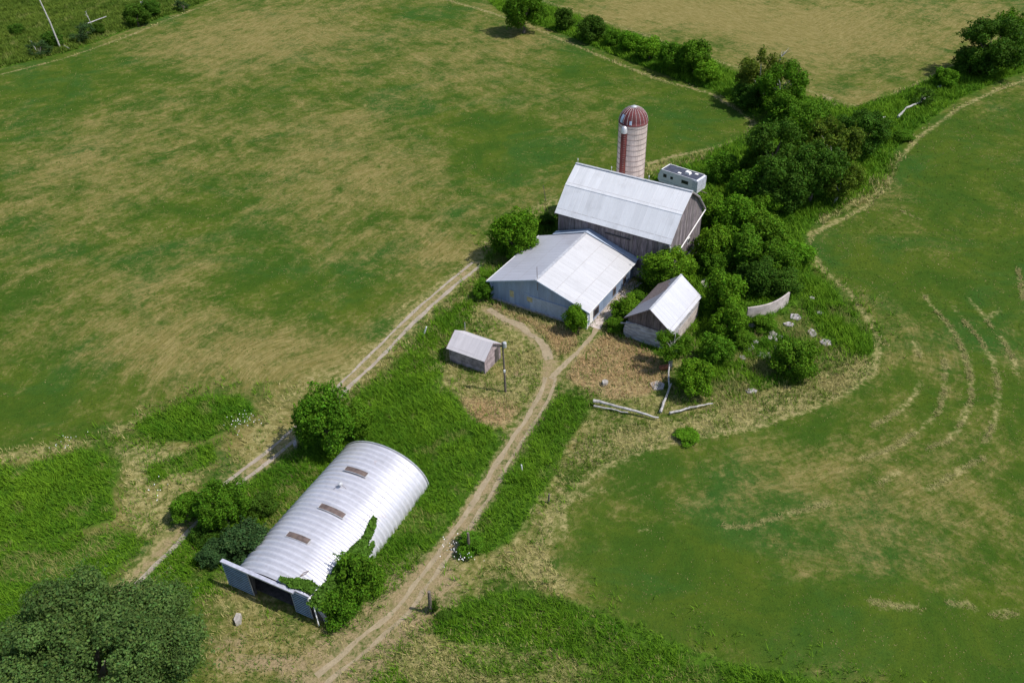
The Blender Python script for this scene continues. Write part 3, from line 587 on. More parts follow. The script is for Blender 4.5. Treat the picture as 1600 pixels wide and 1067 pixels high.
# raised link roof where the shed meets the barn wall
roof_slope(bs, 'link_roof', M['blue_trim'], (BL-.1, -WR-.05, BE+.16), (BL+.95, -WR-.05, BE+.16), (BL-.1, 0, BR+.16), (BL+.95, 0, BR+.16), ribh=.01)
roof_slope(bs, 'link_roof', M['blue_trim'], (BL-.1, WL-2.2, 3.53), (BL+.95, WL-2.2, 3.53), (BL-.1, 0, BR+.16), (BL+.95, 0, BR+.16), ribh=.01)
roof_slope(bs, 'link_roof', M['blue_trim'], (BL+.2, WL-2.3, 3.3), (BL+2.2, WL-2.3, 3.3), (BL+.2, WL-3.9, 4.0), (BL+2.2, WL-3.9, 4.0), ribh=.01)
mb = MB(); mb.box(BL-.3, BL+.9, -6.8, 5.0, 0, 2.6); mb.build('link_wall', M['blue_wall'], bs)
# sliding door on the gable, with its track
ribbed(bs, 'sliding_door', M['blue_trim'], 0, .33, -1, -4.55, 1.1, .22, lambda u: 2.02, .31, .02, seed=11)
MB().box(.26, .36, -4.75, 1.3, 2.04, 2.2).build('door_track', M['blue_trim'], bs)
d_ = MB().box(.33, .37, 1.12, 1.9, .2, 2.5).build('door', M['blue_wall'], bs); MB().box(.31, .33, 1.2, 1.28, 1.2, 1.4).build('handle', M['hoop'], d_)
d_ = MB().box(.33, .37, 3.38, 4.1, .25, 2.1).build('door', M['blue_trim'], bs)
PATCH = m_plain('yellowed_panel', (.42, .36, .2), .6, var=.25, scale=3)
MB().box(.315, .326, 3.45, 4.03, 1.2, 2.15).build('stained_panel', PATCH, bs); MB().box(.295, .306, .7, 1.5, 1.35, 2.0).build('stained_panel', PATCH, bs)
pipe(bs, 'antenna_mast', M['hoop'], [(.3, -.06, 3.4), (.28, -.02, 6.8)], .035, 6)
for a, b in ((2.1, 3.5), (7.5, 8.3), (10.4, 11.2)):
    f = MB().box(a, b, -6.96, -6.9, .55, 1.65).build('window', M['hoop'], bs); MB().box(a+.1, b-.1, -6.975, -6.955, .65, 1.55).build('pane', M['glass'], f)
MB().box(1.0, 1.9, -6.96, -6.9, .2, 2.1).build('door', M['white'], bs)
MB().box(.2, .45, -7.04, -6.88, 0, bprof(6.9)).build('corner_trim', M['white'], bs); MB().box(.2, .45, 6.76, 6.92, 0, bprof(6.8)).build('corner_trim', M['blue_trim'], bs)

# ------------------------------------------------------------------ small shed
ss = empty('small_shed', (-4.34, 77.28, 0), -.56, 'small weathered shed with sagging mauve grey gable roof beside the utility pole', 'shed')
SL, SW, SE, SRG = 2.65, 1.95, 1.98, 3.36
def sprof(y): return SRG-(SRG-SE)*abs(y)/SW-.06
mb = MB(); pr = [(-1.62, 0), (1.62, 0), (1.62, sprof(1.62)-.1), (0, SRG-.32), (-1.62, sprof(1.62)-.1)]
mb.add([(-2.35, y, z) for y, z in pr]+[(2.35, y, z) for y, z in pr], [tuple(range(5))[::-1], tuple(range(5, 10))]+[(i, (i+1) % 5, 5+(i+1) % 5, 5+i) for i in range(5)]); mb.build('wall', M['dark_wood'], ss)
def lap(parent, nm, m, axis_, plane, out, u0, u1f, z0, z1, wd=.2, seed=0):
    r_ = random.Random(seed); mb = MB(); z = z0
    while z < z1:
        h = wd; a, b = u1f(z+h*.5) if u1f else (u0, -u0); t = 1+r_.uniform(-.2, .2)
        lo, hi = plane+out*.045, plane+out*.012
        if b-a > .1:
            if axis_ == 0: mb.hexa([(plane, a, z), (lo, a, z), (lo, b, z), (plane, b, z), (plane, a, z+h), (hi, a, z+h), (hi, b, z+h), (plane, b, z+h)], t)
            else: mb.hexa([(a, plane, z), (b, plane, z), (b, lo, z), (a, lo, z), (a, plane, z+h), (b, plane, z+h), (b, hi, z+h), (a, hi, z+h)], t)
        z += h
    return mb.build(nm, m, parent, stuff=True)
lap(ss, 'lap_siding', M['shed_wood'], 1, -1.62, -1, 0, lambda z: (-2.38, 2.38), 0, 2.1, seed=1); lap(ss, 'lap_siding', M['shed_wood'], 1, 1.62, 1, 0, lambda z: (-2.38, 2.38), 0, 2.1, seed=2)
gy_ = lambda z: (-min(1.64, (SRG-.1-z)/(SRG-SE)*SW), min(1.64, (SRG-.1-z)/(SRG-SE)*SW))
lap(ss, 'lap_siding', M['shed_wood'], 0, 2.35, 1, 0, gy_, 0, 3.15, seed=3); lap(ss, 'lap_siding', M['shed_wood'], 0, -2.35, -1, 0, gy_, 0, 3.15, seed=4)
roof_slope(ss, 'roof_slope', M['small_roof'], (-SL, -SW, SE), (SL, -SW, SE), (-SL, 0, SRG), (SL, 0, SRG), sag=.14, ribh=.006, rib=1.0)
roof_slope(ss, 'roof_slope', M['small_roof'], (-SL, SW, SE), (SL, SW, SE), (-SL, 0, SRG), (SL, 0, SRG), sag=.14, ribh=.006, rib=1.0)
for x in (-SL+.02, SL-.02):
    for s_ in (-1, 1): MB().bar((x, s_*SW, SE-.06), (x, 0, SRG-.06), .05, .12).build('rake_trim', M['shed_wood'], ss)
MB().box(2.36, 2.43, .55, 1.35, .05, 1.9).build('door', M['dark_wood'], ss)
for sx, sy in ((-1, -1), (1, -1), (1, 1), (-1, 1)): MB().box(sx*2.37-.06, sx*2.37+.06, sy*1.64-.06, sy*1.64+.06, 0, 2.0, 1.25).build('corner_board', M['shed_wood'], ss)

# ------------------------------------------------------------------ log shed
ls = empty('log_shed', (15.9, 78.77, 0), .97, 'old log shed with board gable and sagging two tone metal roof', 'shed')
GL, GWL, GWR, GE, GR = 8.79, 3.2, 2.89, 2.91, 5.2
def lprof(y): return GR-(GR-GE)*(y/GWL if y > 0 else -y/GWR)-.07
mb = MB(); pr = [(-2.5, 0), (2.75, 0), (2.75, lprof(2.75)-.02), (0, GR-.14), (-2.5, lprof(-2.5)-.02)]
mb.add([(.45, y, z) for y, z in pr]+[(GL-.35, y, z) for y, z in pr], [tuple(range(5)), tuple(range(5, 10))[::-1]]+[(i, 5+i, 5+(i+1) % 5, (i+1) % 5) for i in range(5)]); mb.build('wall', M['log_dark'], ls)
boards(ls, 'gable_boards', M['log_dark'], 0, .45, -2.6, 2.85, lambda u: 2.42, lambda u: lprof(u)-.03, .24, -1, seed=21)
r = random.Random(3); z = .12
for k in range(7):                                             # squared logs of the front wall, uneven ends, chinking gaps between
    h = r.uniform(.27, .35); a, b = -2.75-r.uniform(0, .25), 2.95+r.uniform(-.1, .35); t = r.uniform(.75, 1.3); o_ = r.uniform(.16, .3)
    mb = MB(); n = 5
    for i in range(n):
        u0, u1 = a+(b-a)*i/n, a+(b-a)*(i+1)/n; d0 = .02*math.sin(i*2.1+k); d1 = .02*math.sin((i+1)*2.1+k)
        mb.hexa([(.45-o_, u0, z+d0), (.45, u0, z), (.45, u1, z), (.45-o_, u1, z+d1), (.45-o_*.8, u0, z+h-.03+d0), (.45, u0, z+h), (.45, u1, z+h), (.45-o_*.8, u1, z+h-.03+d1)], t)
    mb.build('log', M['log_wood'], ls); z += h
for k in range(7):
    h = .32; z0 = .1+k*h
    MB().bar((.3, -2.62, z0+.15), (GL-.2, -2.62, z0+.15), .22, .26, r.uniform(.7, 1.1)).build('log', M['log_wood'], ls)
PL = m_plain('lime_plaster', (.45, .39, .36), .9, var=.25, scale=2)
MB().box(2.6, GL-.6, -2.76, -2.7, 0, 1.75).build('plaster_panel', PL, ls)
MB().bar((.15, 1.7, 2.46), (.1, 3.6, 1.98), .14, .1).build('slipped_board', M['weathered'], ls); MB().bar((.2, -1.9, 2.36), (.16, 1.8, 2.46), .12, .12).build('ledger_board', M['weathered'], ls)
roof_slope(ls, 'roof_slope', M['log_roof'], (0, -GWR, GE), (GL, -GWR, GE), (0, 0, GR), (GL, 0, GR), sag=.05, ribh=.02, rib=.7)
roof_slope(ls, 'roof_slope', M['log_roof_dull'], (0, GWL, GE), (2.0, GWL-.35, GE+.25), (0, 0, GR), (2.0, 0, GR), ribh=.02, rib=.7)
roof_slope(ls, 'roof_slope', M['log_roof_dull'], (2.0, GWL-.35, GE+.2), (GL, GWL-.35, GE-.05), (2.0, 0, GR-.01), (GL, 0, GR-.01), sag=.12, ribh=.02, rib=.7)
MB().bar((0, 0, GR+.02), (GL, 0, GR+.02), .24, .04).build('ridge_cap', M['galv'], ls)
for y in (-GWR, GWL): MB().bar((0.02, y, GE-.07), (0.02, 0, GR-.07), .05, .14).build('rake_board', M['log_dark'], ls)

# ------------------------------------------------------------------ quonset hut (x along the axis from the front, y>0 is its left side)
QY = R(63); qu = np.array([math.cos(QY), math.sin(QY)]); qn = np.array([math.sin(QY), -math.cos(QY)])
QA, QC = 30.2, -38.75
qo = qu*QA+qn*QC
qh = empty('quonset_hut', (float(qo[0]), float(qo[1]), 0), QY, 'silver corrugated arched metal hut with open sliding doors and vine on one side', 'quonset hut')
QL, QR, QH = 17.0, 5.0, 3.55
def arch(x, t, dr=0.0):
    s_ = 1-.5*max(0, 1-x/3.5)**2*.25; hh = QH-.12*max(0, 1-x/4.0)**2
    rr = QR*(1-.05*max(0, 1-x/3.0)*(1 if math.cos(t) > .3 else 0))
    return (x, (rr+dr)*math.cos(t), (hh+dr)*math.sin(t))
def qshell():
    pitch = .61; nr = round(QL/pitch); prof = [(k_/8, .11*(.5-.5*math.cos(2*PI*k_/8))**1.6) for k_ in range(8)]
    xs = [((k+a)*QL/nr, h) for k in range(nr) for a, h in prof]+[(QL, 0)]
    nt_ = 56; V = []; Fc = []
    rr = random.Random(2)
    dent = [(rr.uniform(0, QL), rr.uniform(.3, 2.8), rr.uniform(.4, 1.2), rr.uniform(-.05, .03)) for _ in range(26)]
    for x, h in xs:
        for j in range(nt_+1):
            t = PI*j/nt_; d = h+sum(dd*math.exp(-((x-dx)**2/w_**2+((t-dt)*4.5)**2/w_**2)) for dx, dt, w_, dd in dent)
            V.append(arch(x, t, d-.04))
    for i in range(len(xs)-1):
        for j in range(nt_):
            t = PI*(j+.5)/nt_; x = (xs[i][0]+xs[i+1][0])/2
            if t > PI*.86 and 5.0 < x < 6.0 and t < PI*.97: continue      # torn hole low on the right side
            q = i*(nt_+1)+j; Fc.append((q, q+1, q+nt_+2, q+nt_+1))
    me = bpy.data.meshes.new('shell'); me.from_pydata(V, [], Fc); me.update()
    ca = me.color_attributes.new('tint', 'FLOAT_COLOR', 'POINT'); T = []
    for x, h in xs: T += [.84+.2*min(1, h/.1)]*(nt_+1)       # rib shading put into the tint: valleys darker, crests lighter
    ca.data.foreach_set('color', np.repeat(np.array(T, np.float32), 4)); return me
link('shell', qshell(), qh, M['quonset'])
MB().add([(QL-.05, 0, 0)]+[arch(QL-.05, PI*j/24, -.1) for j in range(25)], [(0, j+1, j+2) for j in range(24)]).build('back_wall', M['quonset'], qh)
mb = MB(); rim = [arch(QL, PI*j/40, .06) for j in range(41)]; mb.tube(rim, .05, 6); mb.build('end_rim', M['galv'], qh)
MB().box(.3, QL-.3, -4.9, 4.9, -.05, .015).build('floor', M['dark_wood'], qh)
# front: header beam, doors slid apart, end wall above
HZ = 3.2
def qa(ac): return -(ac-QC)       # survey offset -> local y (left positive)
MB().bar((-.22, qa(-43.75), HZ), (-.22, qa(-36.1), HZ-.02), .34, .16).build('header', M['header'], qh)
MB().bar((-.05, qa(-36.1), HZ-.04), (-.05, qa(-34.7), HZ-.1), .12, .14).build('header', M['header'], qh)
mb = MB(); top = [arch(.12, PI*j/30, -.12) for j in range(31)]
vs = []; fs = []
for p in top:
    zb = min(p[2], HZ-.1) if qa(-36.55) < p[1] < qa(-41.0) else 0
    vs += [(.12, p[1], zb), p]
for j in range(30): fs.append((2*j, 2*j+1, 2*j+3, 2*j+2))
mb.add(vs, fs).build('end_wall', M['dark_wood'], qh)
def corr_door(nm, y0, y1, x, z0=.08, z1=3.1, lean=0.0):
    mb = MB(); n = 11; st = (z1-z0)/n
    for k in range(n):
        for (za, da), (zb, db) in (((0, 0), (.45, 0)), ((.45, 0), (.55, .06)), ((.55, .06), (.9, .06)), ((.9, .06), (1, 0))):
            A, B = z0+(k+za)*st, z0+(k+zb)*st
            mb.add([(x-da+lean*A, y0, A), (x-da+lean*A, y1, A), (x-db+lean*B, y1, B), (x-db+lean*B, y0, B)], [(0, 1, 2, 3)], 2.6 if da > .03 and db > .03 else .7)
    o = mb.build(nm, M['door_blue'], qh)
    e = MB()
    for y in (y0, y1): e.box(x-.02, x+.05, y-.035, y+.035, z0, z1)
    e.box(x-.02, x+.05, min(y0, y1), max(y0, y1), z1-.06, z1); e.build('frame', M['galv'], o); return o
corr_door('sliding_door', qa(-43.65), qa(-40.95), -.32); corr_door('sliding_door', qa(-36.6), qa(-34.9), -.1, z1=3.0)
for ac in (-41.0, -36.5): MB().box(-.12, .06, qa(ac)-.07, qa(ac)+.07, 0, HZ-.08).build('door_post', M['dark_wood'], qh)
MB().bar((-.2, qa(-34.3), 2.2), (-.45, qa(-34.0), .2), .09, .09).build('leaning_plank', M['white'], qh)
for al, ac0, ac1 in ((43.24, -40.15, -37.75), (38.3, -39.5, -36.9), (34.5, -40.2, -37.85)):
    x = al-QA; y0, y1 = -(ac0-QC), -(ac1-QC); t0, t1 = math.acos(y0/QR), math.acos(y1/QR)
    vs = []; fs = []; nn = 8
    for j in range(nn+1):
        t = t0+(t1-t0)*j/nn; vs += [arch(x-.3, t, .11), arch(x+.3, t, .11)]
    for j in range(nn): fs.append((2*j, 2*j+1, 2*j+3, 2*j+2))
    sk = MB().add(vs, fs).build('skylight', M['skylight'], qh)
    fr = MB()
    for xx in (x-.31, x+.31): fr.tube([arch(xx, t0+(t1-t0)*j/nn, .115) for j in range(nn+1)], .035, 5)
    for t in (t0, t1): fr.tube([arch(x-.31, t, .115), arch(x+.31, t, .115)], .035, 5)
    fr.build('frame', M['galv'], sk)
vx, vt = 41.0-QA, math.acos((-(-39.1-QC))/QR)
p = arch(vx, vt, .0); v_ = MB().tube([p, (p[0], p[1], p[2]+.45)], .1, 10).build('vent', M['galv'], qh)
MB().lathe([(.24, p[2]+.42), (.2, p[2]+.55), (0, p[2]+.62)], 12, c=(p[0], p[1])).build('vent_cap', M['galv'], v_)
mb = MB()
for dx, dy in ((.5, .5), (-.5, .5), (0, -.6)): mb.tube([(p[0], p[1], p[2]+.4), (p[0]+dx, p[1]+dy, p[2]+.03)], .018, 5)
mb.build('guy_rod', M['hoop'], v_)
for x, a in ((1.55, 2.02),):
    q = arch(x, a, .08); MB().tube([(q[0]-.3, q[1], q[2]+.02), (q[0]+.1, q[1]-.25, q[2]), (q[0]+.5, q[1]-.3, q[2]-.02), (q[0]+.1, q[1]-.05, q[2]+.05), (q[0]-.3, q[1], q[2]+.02)], .03, 5).build('wire_loop', M['hoop'], qh)
mb = MB()
for t in (2.28, 2.33): mb.tube([arch(x, t, .07) for x in np.linspace(8, QL-.3, 12)], .012, 4)
mb.build('lap_seam', M['hoop'], qh)
pn = MB(); q = arch(5.4, PI*.9, .12)
pn.add([arch(5.1, PI*.85, .05), arch(6.1, PI*.84, .1), (6.2, -5.35, 1.3), (5.3, -5.5, .9), (5.0, -5.2, .6)], [(0, 1, 2, 3, 4)]).build('torn_sheet', M['silo_blue'], qh)

# ------------------------------------------------------------------ trailer
tr_ = empty('travel_trailer', (27.35, 119.3, 0), R(-42.6), 'white travel trailer with dark roof parked behind the barn', 'trailer')
TL, TW, TZ0, TZ1 = 3.5, 1.2, .62, 2.75
pf = [(-TL+.15, TZ0), (-TL-.12, TZ0+.45), (-TL-.1, TZ0+1.0), (-TL+.25, TZ1-.18), (-TL+.5, TZ1), (TL-.25, TZ1), (TL, TZ1-.25), (TL, TZ0)]
nP = len(pf); MB().add([(x, -TW, z) for x, z in pf]+[(x, TW, z) for x, z in pf], [tuple(range(nP))[::-1], tuple(range(nP, 2*nP))]+[(i, (i+1) % nP, nP+(i+1) % nP, nP+i) for i in range(nP)]).build('body', M['trailer'], tr_)
MB().box(-TL+.55, TL-.3, -TW+.08, TW-.08, TZ1-.02, TZ1+.012).build('roof_membrane', M['trailer_roof'], tr_)
mb = MB(); mb.bar((-TL+.5, TW-.02, TZ1+.01), (TL-.3, TW-.02, TZ1+.01), .1, .06); mb.bar((-TL+.45, -TW+.03, TZ1), (-TL+.45, TW-.03, TZ1), .14, .06); mb.build('roof_trim', M['white'], tr_)
mb = MB(); mb.hexa([(.5, -.35, TZ1), (1.45, -.35, TZ1), (1.45, .4, TZ1), (.5, .4, TZ1), (.62, -.27, TZ1+.34), (1.3, -.27, TZ1+.3), (1.3, .32, TZ1+.3), (.62, .32, TZ1+.34)]); mb.build('air_conditioner', M['white'], tr_)
for x, y in ((-.1, -.75), (2.2, .5)): MB().box(x-.25, x+.25, y-.2, y+.2, TZ1, TZ1+.12).build('roof_vent', M['white'], tr_)
for a, b, z0, z1 in ((-2.65, -2.05, 1.6, 2.15), (-1.35, -.9, 1.62, 2.05), (.65, 1.85, 1.55, 2.1)):
    f = MB().box(a, b, -TW-.03, -TW, z0, z1).build('window', M['rubber'], tr_); MB().box(a+.05, b-.05, -TW-.04, -TW-.028, z0+.05, z1-.05).build('pane', M['glass'], f)
MB().box(-3.0, 3.2, -TW-.012, -TW, .98, 1.06).build('stripe', M['blue_trim'], tr_)
MB().box(2.6, 3.52, -TW-.1, TW+.1, .9, TZ1-.12).build('tarpaulin', M['cover'], tr_)
for x in (-.1, .75):
    for s_ in (-1, 1):
        wv = MB(); wv.lathe([(0, -.1), (.3, -.1), (.34, -.06), (.34, .06), (.3, .1), (0, .1)], 16)
        o = wv.build('wheel', M['rubber'], tr_); o.rotation_euler = (PI/2, 0, 0); o.location = (x, s_*1.1, .34)
MB().box(-.6, 1.25, -TW-.02, -TW+.02, .62, .82).build('wheel_arch', M['dark'], tr_)
MB().bar((TL, 0, .55), (TL+1.1, 0, .5), .12, .1).build('hitch', M['hoop'], tr_)
awn = MB().tube([(-.6, TW+1.5, .6), (1.0, TW+1.45, .6)], .1, 8).build('white_roll', M['white']); awn.location = (27.35, 119.3, 0); awn.rotation_euler.z = R(-42.6)
tag(awn, 'white tube lying in the weeds behind the travel trailer', 'pipe')

# ------------------------------------------------------------------ poles, wall, slabs, rails, posts
def pole_top(px, py, base):                                     # height at which a point above base is seen at that spot
    best = min(np.arange(.3, 14, .05), key=lambda z: abs(py_of(base, z)-py)); return float(best)
def py_of(b, z):
    d = np.array([b[0], b[1], z-CAM_H]); return 533.5-F_PX*(d@UPV)/(d@FW)
b = gxy(790, 612); hz = pole_top(785, 534, b)
up = empty('utility_pole', (b[0], b[1], 0), 0, 'brown wooden utility pole with grey transformer can beside the small shed', 'utility pole')
MB().tube([(0, 0, -.2), (-.05, 0, hz*.5), (-.12, 0, hz)], [.13, .11, .09], 10).build('pole', M['bark'], up)
MB().lathe([(0, hz-.6), (.19, hz-.6), (.21, hz-.56), (.21, hz-.02), (.16, hz+.06), (0, hz+.08)], 14, c=(.12, -.15)).build('transformer', M['galv'], up, smooth=False)
MB().box(-.8, 0, -.06, .06, hz-.6, hz-.46).build('bracket', M['dark_wood'], up)
MB().box(-.12, .1, -.22, -.1, hz*.42, hz*.42+.3).build('meter_box', M['white'], up)
b = gxy(95, 77); hz = pole_top(68, -8, b)
fp = empty('utility_pole', (b[0], b[1], 0), 0, 'tall pale leaning pole standing in the hedge at far left', 'utility pole')
MB().tube([(0, 0, -.2), (-.35, 0, hz*.5), (-1.1, 0, hz)], [.2, .17, .13], 10).build('pole', M['pale_bark'], fp)
MB().bar((-1.6, -.1, hz-.5), (-.4, .1, hz-.5), .12, .12).build('crossarm', M['weathered'], fp)
# curved concrete wall
cw = resample(poly([(1166, 500), (1184, 497.5), (1202, 492.5), (1217, 485.5), (1231, 475)]), .5)
t = np.gradient(cw, axis=0); t /= np.hypot(*t.T)[:, None]; nr_ = np.column_stack([-t[:, 1], t[:, 0]]); mb = MB(); vs = []; fs = []
for i, p in enumerate(cw):
    for o_, z in ((0, 0), (0, 1.75+.02*math.sin(i)), (.2, 1.75+.02*math.sin(i)), (.2, 0)): q = p+nr_[i]*o_; vs.append((q[0], q[1], z))
for i in range(len(cw)-1):
    for j in range(4): fs.append((4*i+j, 4*i+(j+1) % 4, 4*i+4+(j+1) % 4, 4*i+4+j))
fs += [(0, 3, 2, 1), tuple(4*(len(cw)-1)+j for j in range(4))]
o = mb.add(vs, fs).build('concrete_wall', M['concrete']); tag(o, 'curved pale concrete wall standing among the shrubs', 'wall')
def slab(px, py, wpx, hpx, label, m='slab', h=.1, tilt=.03, name='concrete_slab', cat='concrete slab', group=None, seed=0):
    r_ = random.Random(seed+int(px*7+py)); c = g(px, py); k = mpp(c); a = wpx*k/2; b_ = hpx*k/2/.6
    n = 5; rad = [r_.uniform(.72, 1.15) for _ in range(n)]; vs = []
    rot = r_.uniform(0, 1)
    for z, s_ in ((-.05, 1.0), (h*.7, 1.0), (h, .97)):
        for j in range(n):
            th_ = 2*PI*j/n+rot; x, y = a*rad[j]*math.cos(th_)*s_*1.1, b_*rad[j]*math.sin(th_)*s_*1.1; vs.append((x, y, z+tilt*x+tilt*.5*y+(.06 if z > 0 else 0)))
    fs = [tuple(2*n+j for j in range(n))]
    for q in range(2): fs += [(q*n+j, q*n+(j+1) % n, (q+1)*n+(j+1) % n, (q+1)*n+j) for j in range(n)]
    o = MB().add(vs, fs).build(name, M[m]); o.location = (float(c[0]), float(c[1]), 0); tag(o, label, cat, group); return o
GRP = 'broken slabs around the old barnyard'
for a in ((1169, 543, 23, 14, 'wide pale slab left of a second slab below the curved wall'), (1194, 556, 20, 11, 'pale slab tipped towards the camera, left of the round yard bush'), (1270, 521, 14, 13, 'upright oval slab at the left edge of the lush grass bank'),
          (1290, 536, 18, 11, 'slab at the foot of the lush grass bank, rightmost of the slabs'), (1244, 496, 18, 11, 'pale slab just below the right end of the curved wall'), (1174, 509, 12, 6, 'small slab under the left end of the curved wall'),
          (1181, 535, 10, 6, 'small slab just above the wide pale slab'), (1220, 528, 9, 6, 'small slab right of the heap of rubble'), (1232, 508, 16, 7, 'long thin slab in weeds midway down from the curved wall'), (1262, 545, 14, 8, 'slab between the round yard bush and the lush bank'), (1160, 560, 12, 7, 'small slab in grass left of the tipped slab'), (1281, 490, 11, 6, 'small slab half way up the lush bank edge'), (1213, 545, 13, 7, 'slab just above the round yard bush'), (1029, 603, 24, 15, 'pale square slab beside the fallen pole in the brown yard'), (1174, 612, 18, 7, 'half buried slab in dry grass below the shrubs')):
    slab(*a, group=GRP)
for k, (px, py, s_) in enumerate(((1204, 521, 9), (1209, 526, 8), (1203, 531, 7), (1211, 533, 6))):
    slab(px, py, s_, s_, ['topmost block of the rubble heap in the old yard', 'right hand block of the rubble heap in the old yard', 'left low block of the rubble heap in the old yard', 'lowest block of the rubble heap in the old yard'][k], 'stone', .3, .2, 'rubble_block', 'rubble', 'rubble heap in the yard')
for a in ((372, 971, 11, 12, 'pale boulder in the short grass before the hut doors'), (462, 698, 6, 9, 'pale stone in weeds at the foot of the track tree'), (1268, 470, 7, 5, 'white stone in grass right of the curved wall'), (945, 601, 9, 7, 'pale stone at the lower edge of the brown yard'), (1103, 447, 22, 16, 'pale broken stone heap behind the log shed')):
    slab(*a, m='stone', h=.45, tilt=.0, name='boulder', cat='boulder')
# rusty drum
c = g(1038, 577); o = empty('rusty_drum', (float(c[0]), float(c[1]), 0), .3, 'rusty red steel drum lying in the brown grass', 'drum')
o2 = MB().lathe([(0, -.55), (.3, -.55), (.3, -.2), (.32, -.18), (.3, -.16), (.3, .16), (.32, .18), (.3, .2), (.3, .55), (0, .55)], 14).build('barrel', M['rust'], o); o2.rotation_euler = (0, PI/2, 0); o2.location = (0, 0, .3)
def rail(a, b, r0, label, za=.25, zb=.25, name='fallen_rail', cat='log', m='weathered', group=None, bend=.1):
    pa, pb = g(*a), g(*b); n = 6; pts = []; rr = random.Random(int(a[0]))
    for i in range(n+1):
        p = pa+(pb-pa)*i/n; pts.append((p[0]-pa[0]+rr.uniform(-bend, bend), p[1]-pa[1]+rr.uniform(-bend, bend), za+(zb-za)*i/n))
    o = MB().tube(pts, [r0*(1-.35*i/n)*rr.uniform(.85, 1.1) for i in range(n+1)], 7).build(name, M[m]); o.location = (float(pa[0]), float(pa[1]), 0); tag(o, label, cat, group); return o
rail((925, 633), (985, 646), .17, 'thick grey log, left half of the long fallen fence', .7, .6); rail((975, 645), (1028, 657), .15, 'grey log, right half of the long fallen fence', .65, .35)
rail((927, 637), (980, 648), .1, 'thin second rail under the long fallen fence', .35, .3)
rail((1031, 647), (1047, 604), .15, 'bleached pole lying from the slab to the fence end', .3, .5); rail((1046, 610), (1042, 560), .11, 'thin dead pole propped up towards the log shed trees', .4, 2.0)
rail((1047, 648), (1076, 641), .14, 'short grey log right of the fence end', .3, .4); rail((1074, 641), (1113, 636), .1, 'long thin bleached pole pointing to the lower right grass', .45, .45)
RG = 'old split rails between the far fields'
for a, b_, l in (((1402, 188), (1416, 173), 'lowest thick rail of the far split rail fence'), ((1414, 174), (1436, 165), 'middle rail of the far split rail fence'), ((1434, 166), (1450, 156), 'upper rail of the far split rail fence'), ((1365, 195), (1381, 188), 'pair of bleached rails lying left of the far fence'), ((1366, 192), (1378, 190), 'shorter bleached rail lying left of the far fence'), ((1465, 141), (1474, 137), 'short white rail end beside the far shrub')):
    rail(a, b_, .22, l, .6, .6, 'split_rail', 'rail', group=RG)
rail((93, 68), (108, 78), .22, 'short white log lying at the foot of the leaning pole', .3, .3); rail((135, 44), (168, 32), .16, 'long grey rail in the far left hedge', .9, .9)
def post(px, py, ptx, pty, r0, label, m='weathered', cat='fence post'):
    b = gxy(px, py); h = pole_top(ptx, pty, b); k = mpp((b[0], b[1], h)); dx = (ptx-px)*k
    o = MB().tube([(0, 0, -.1), (dx*.5, 0, h*.5), (dx, 0, h)], [r0, r0*.95, r0*.85], 8).build('fence_post', M[m]); o.location = (b[0], b[1], 0); tag(o, label, cat); return o
post(661.5, 525, 668, 511, .1, 'leaning white fence post beside the gravel track', 'white'); post(726.5, 516, 727, 504, .06, 'thin pale post behind the small shed')
post(816, 736, 815, 726, .07, 'short pale stake among weeds right of the drive', 'white'); post(853, 314, 849, 290, .05, 'thin dark post at the corner of the field left of the barn', 'bark')
post(733.5, 864, 734, 832, .13, 'dark old post standing inside the weedy bush by the drive', 'bark'); post(673, 957, 675, 924, .16, 'dark ivy covered stub post at the lower drive bend', 'bark')
post(857, 785, 858, 772, .1, 'short dark stump at the field edge beside straw', 'bark')

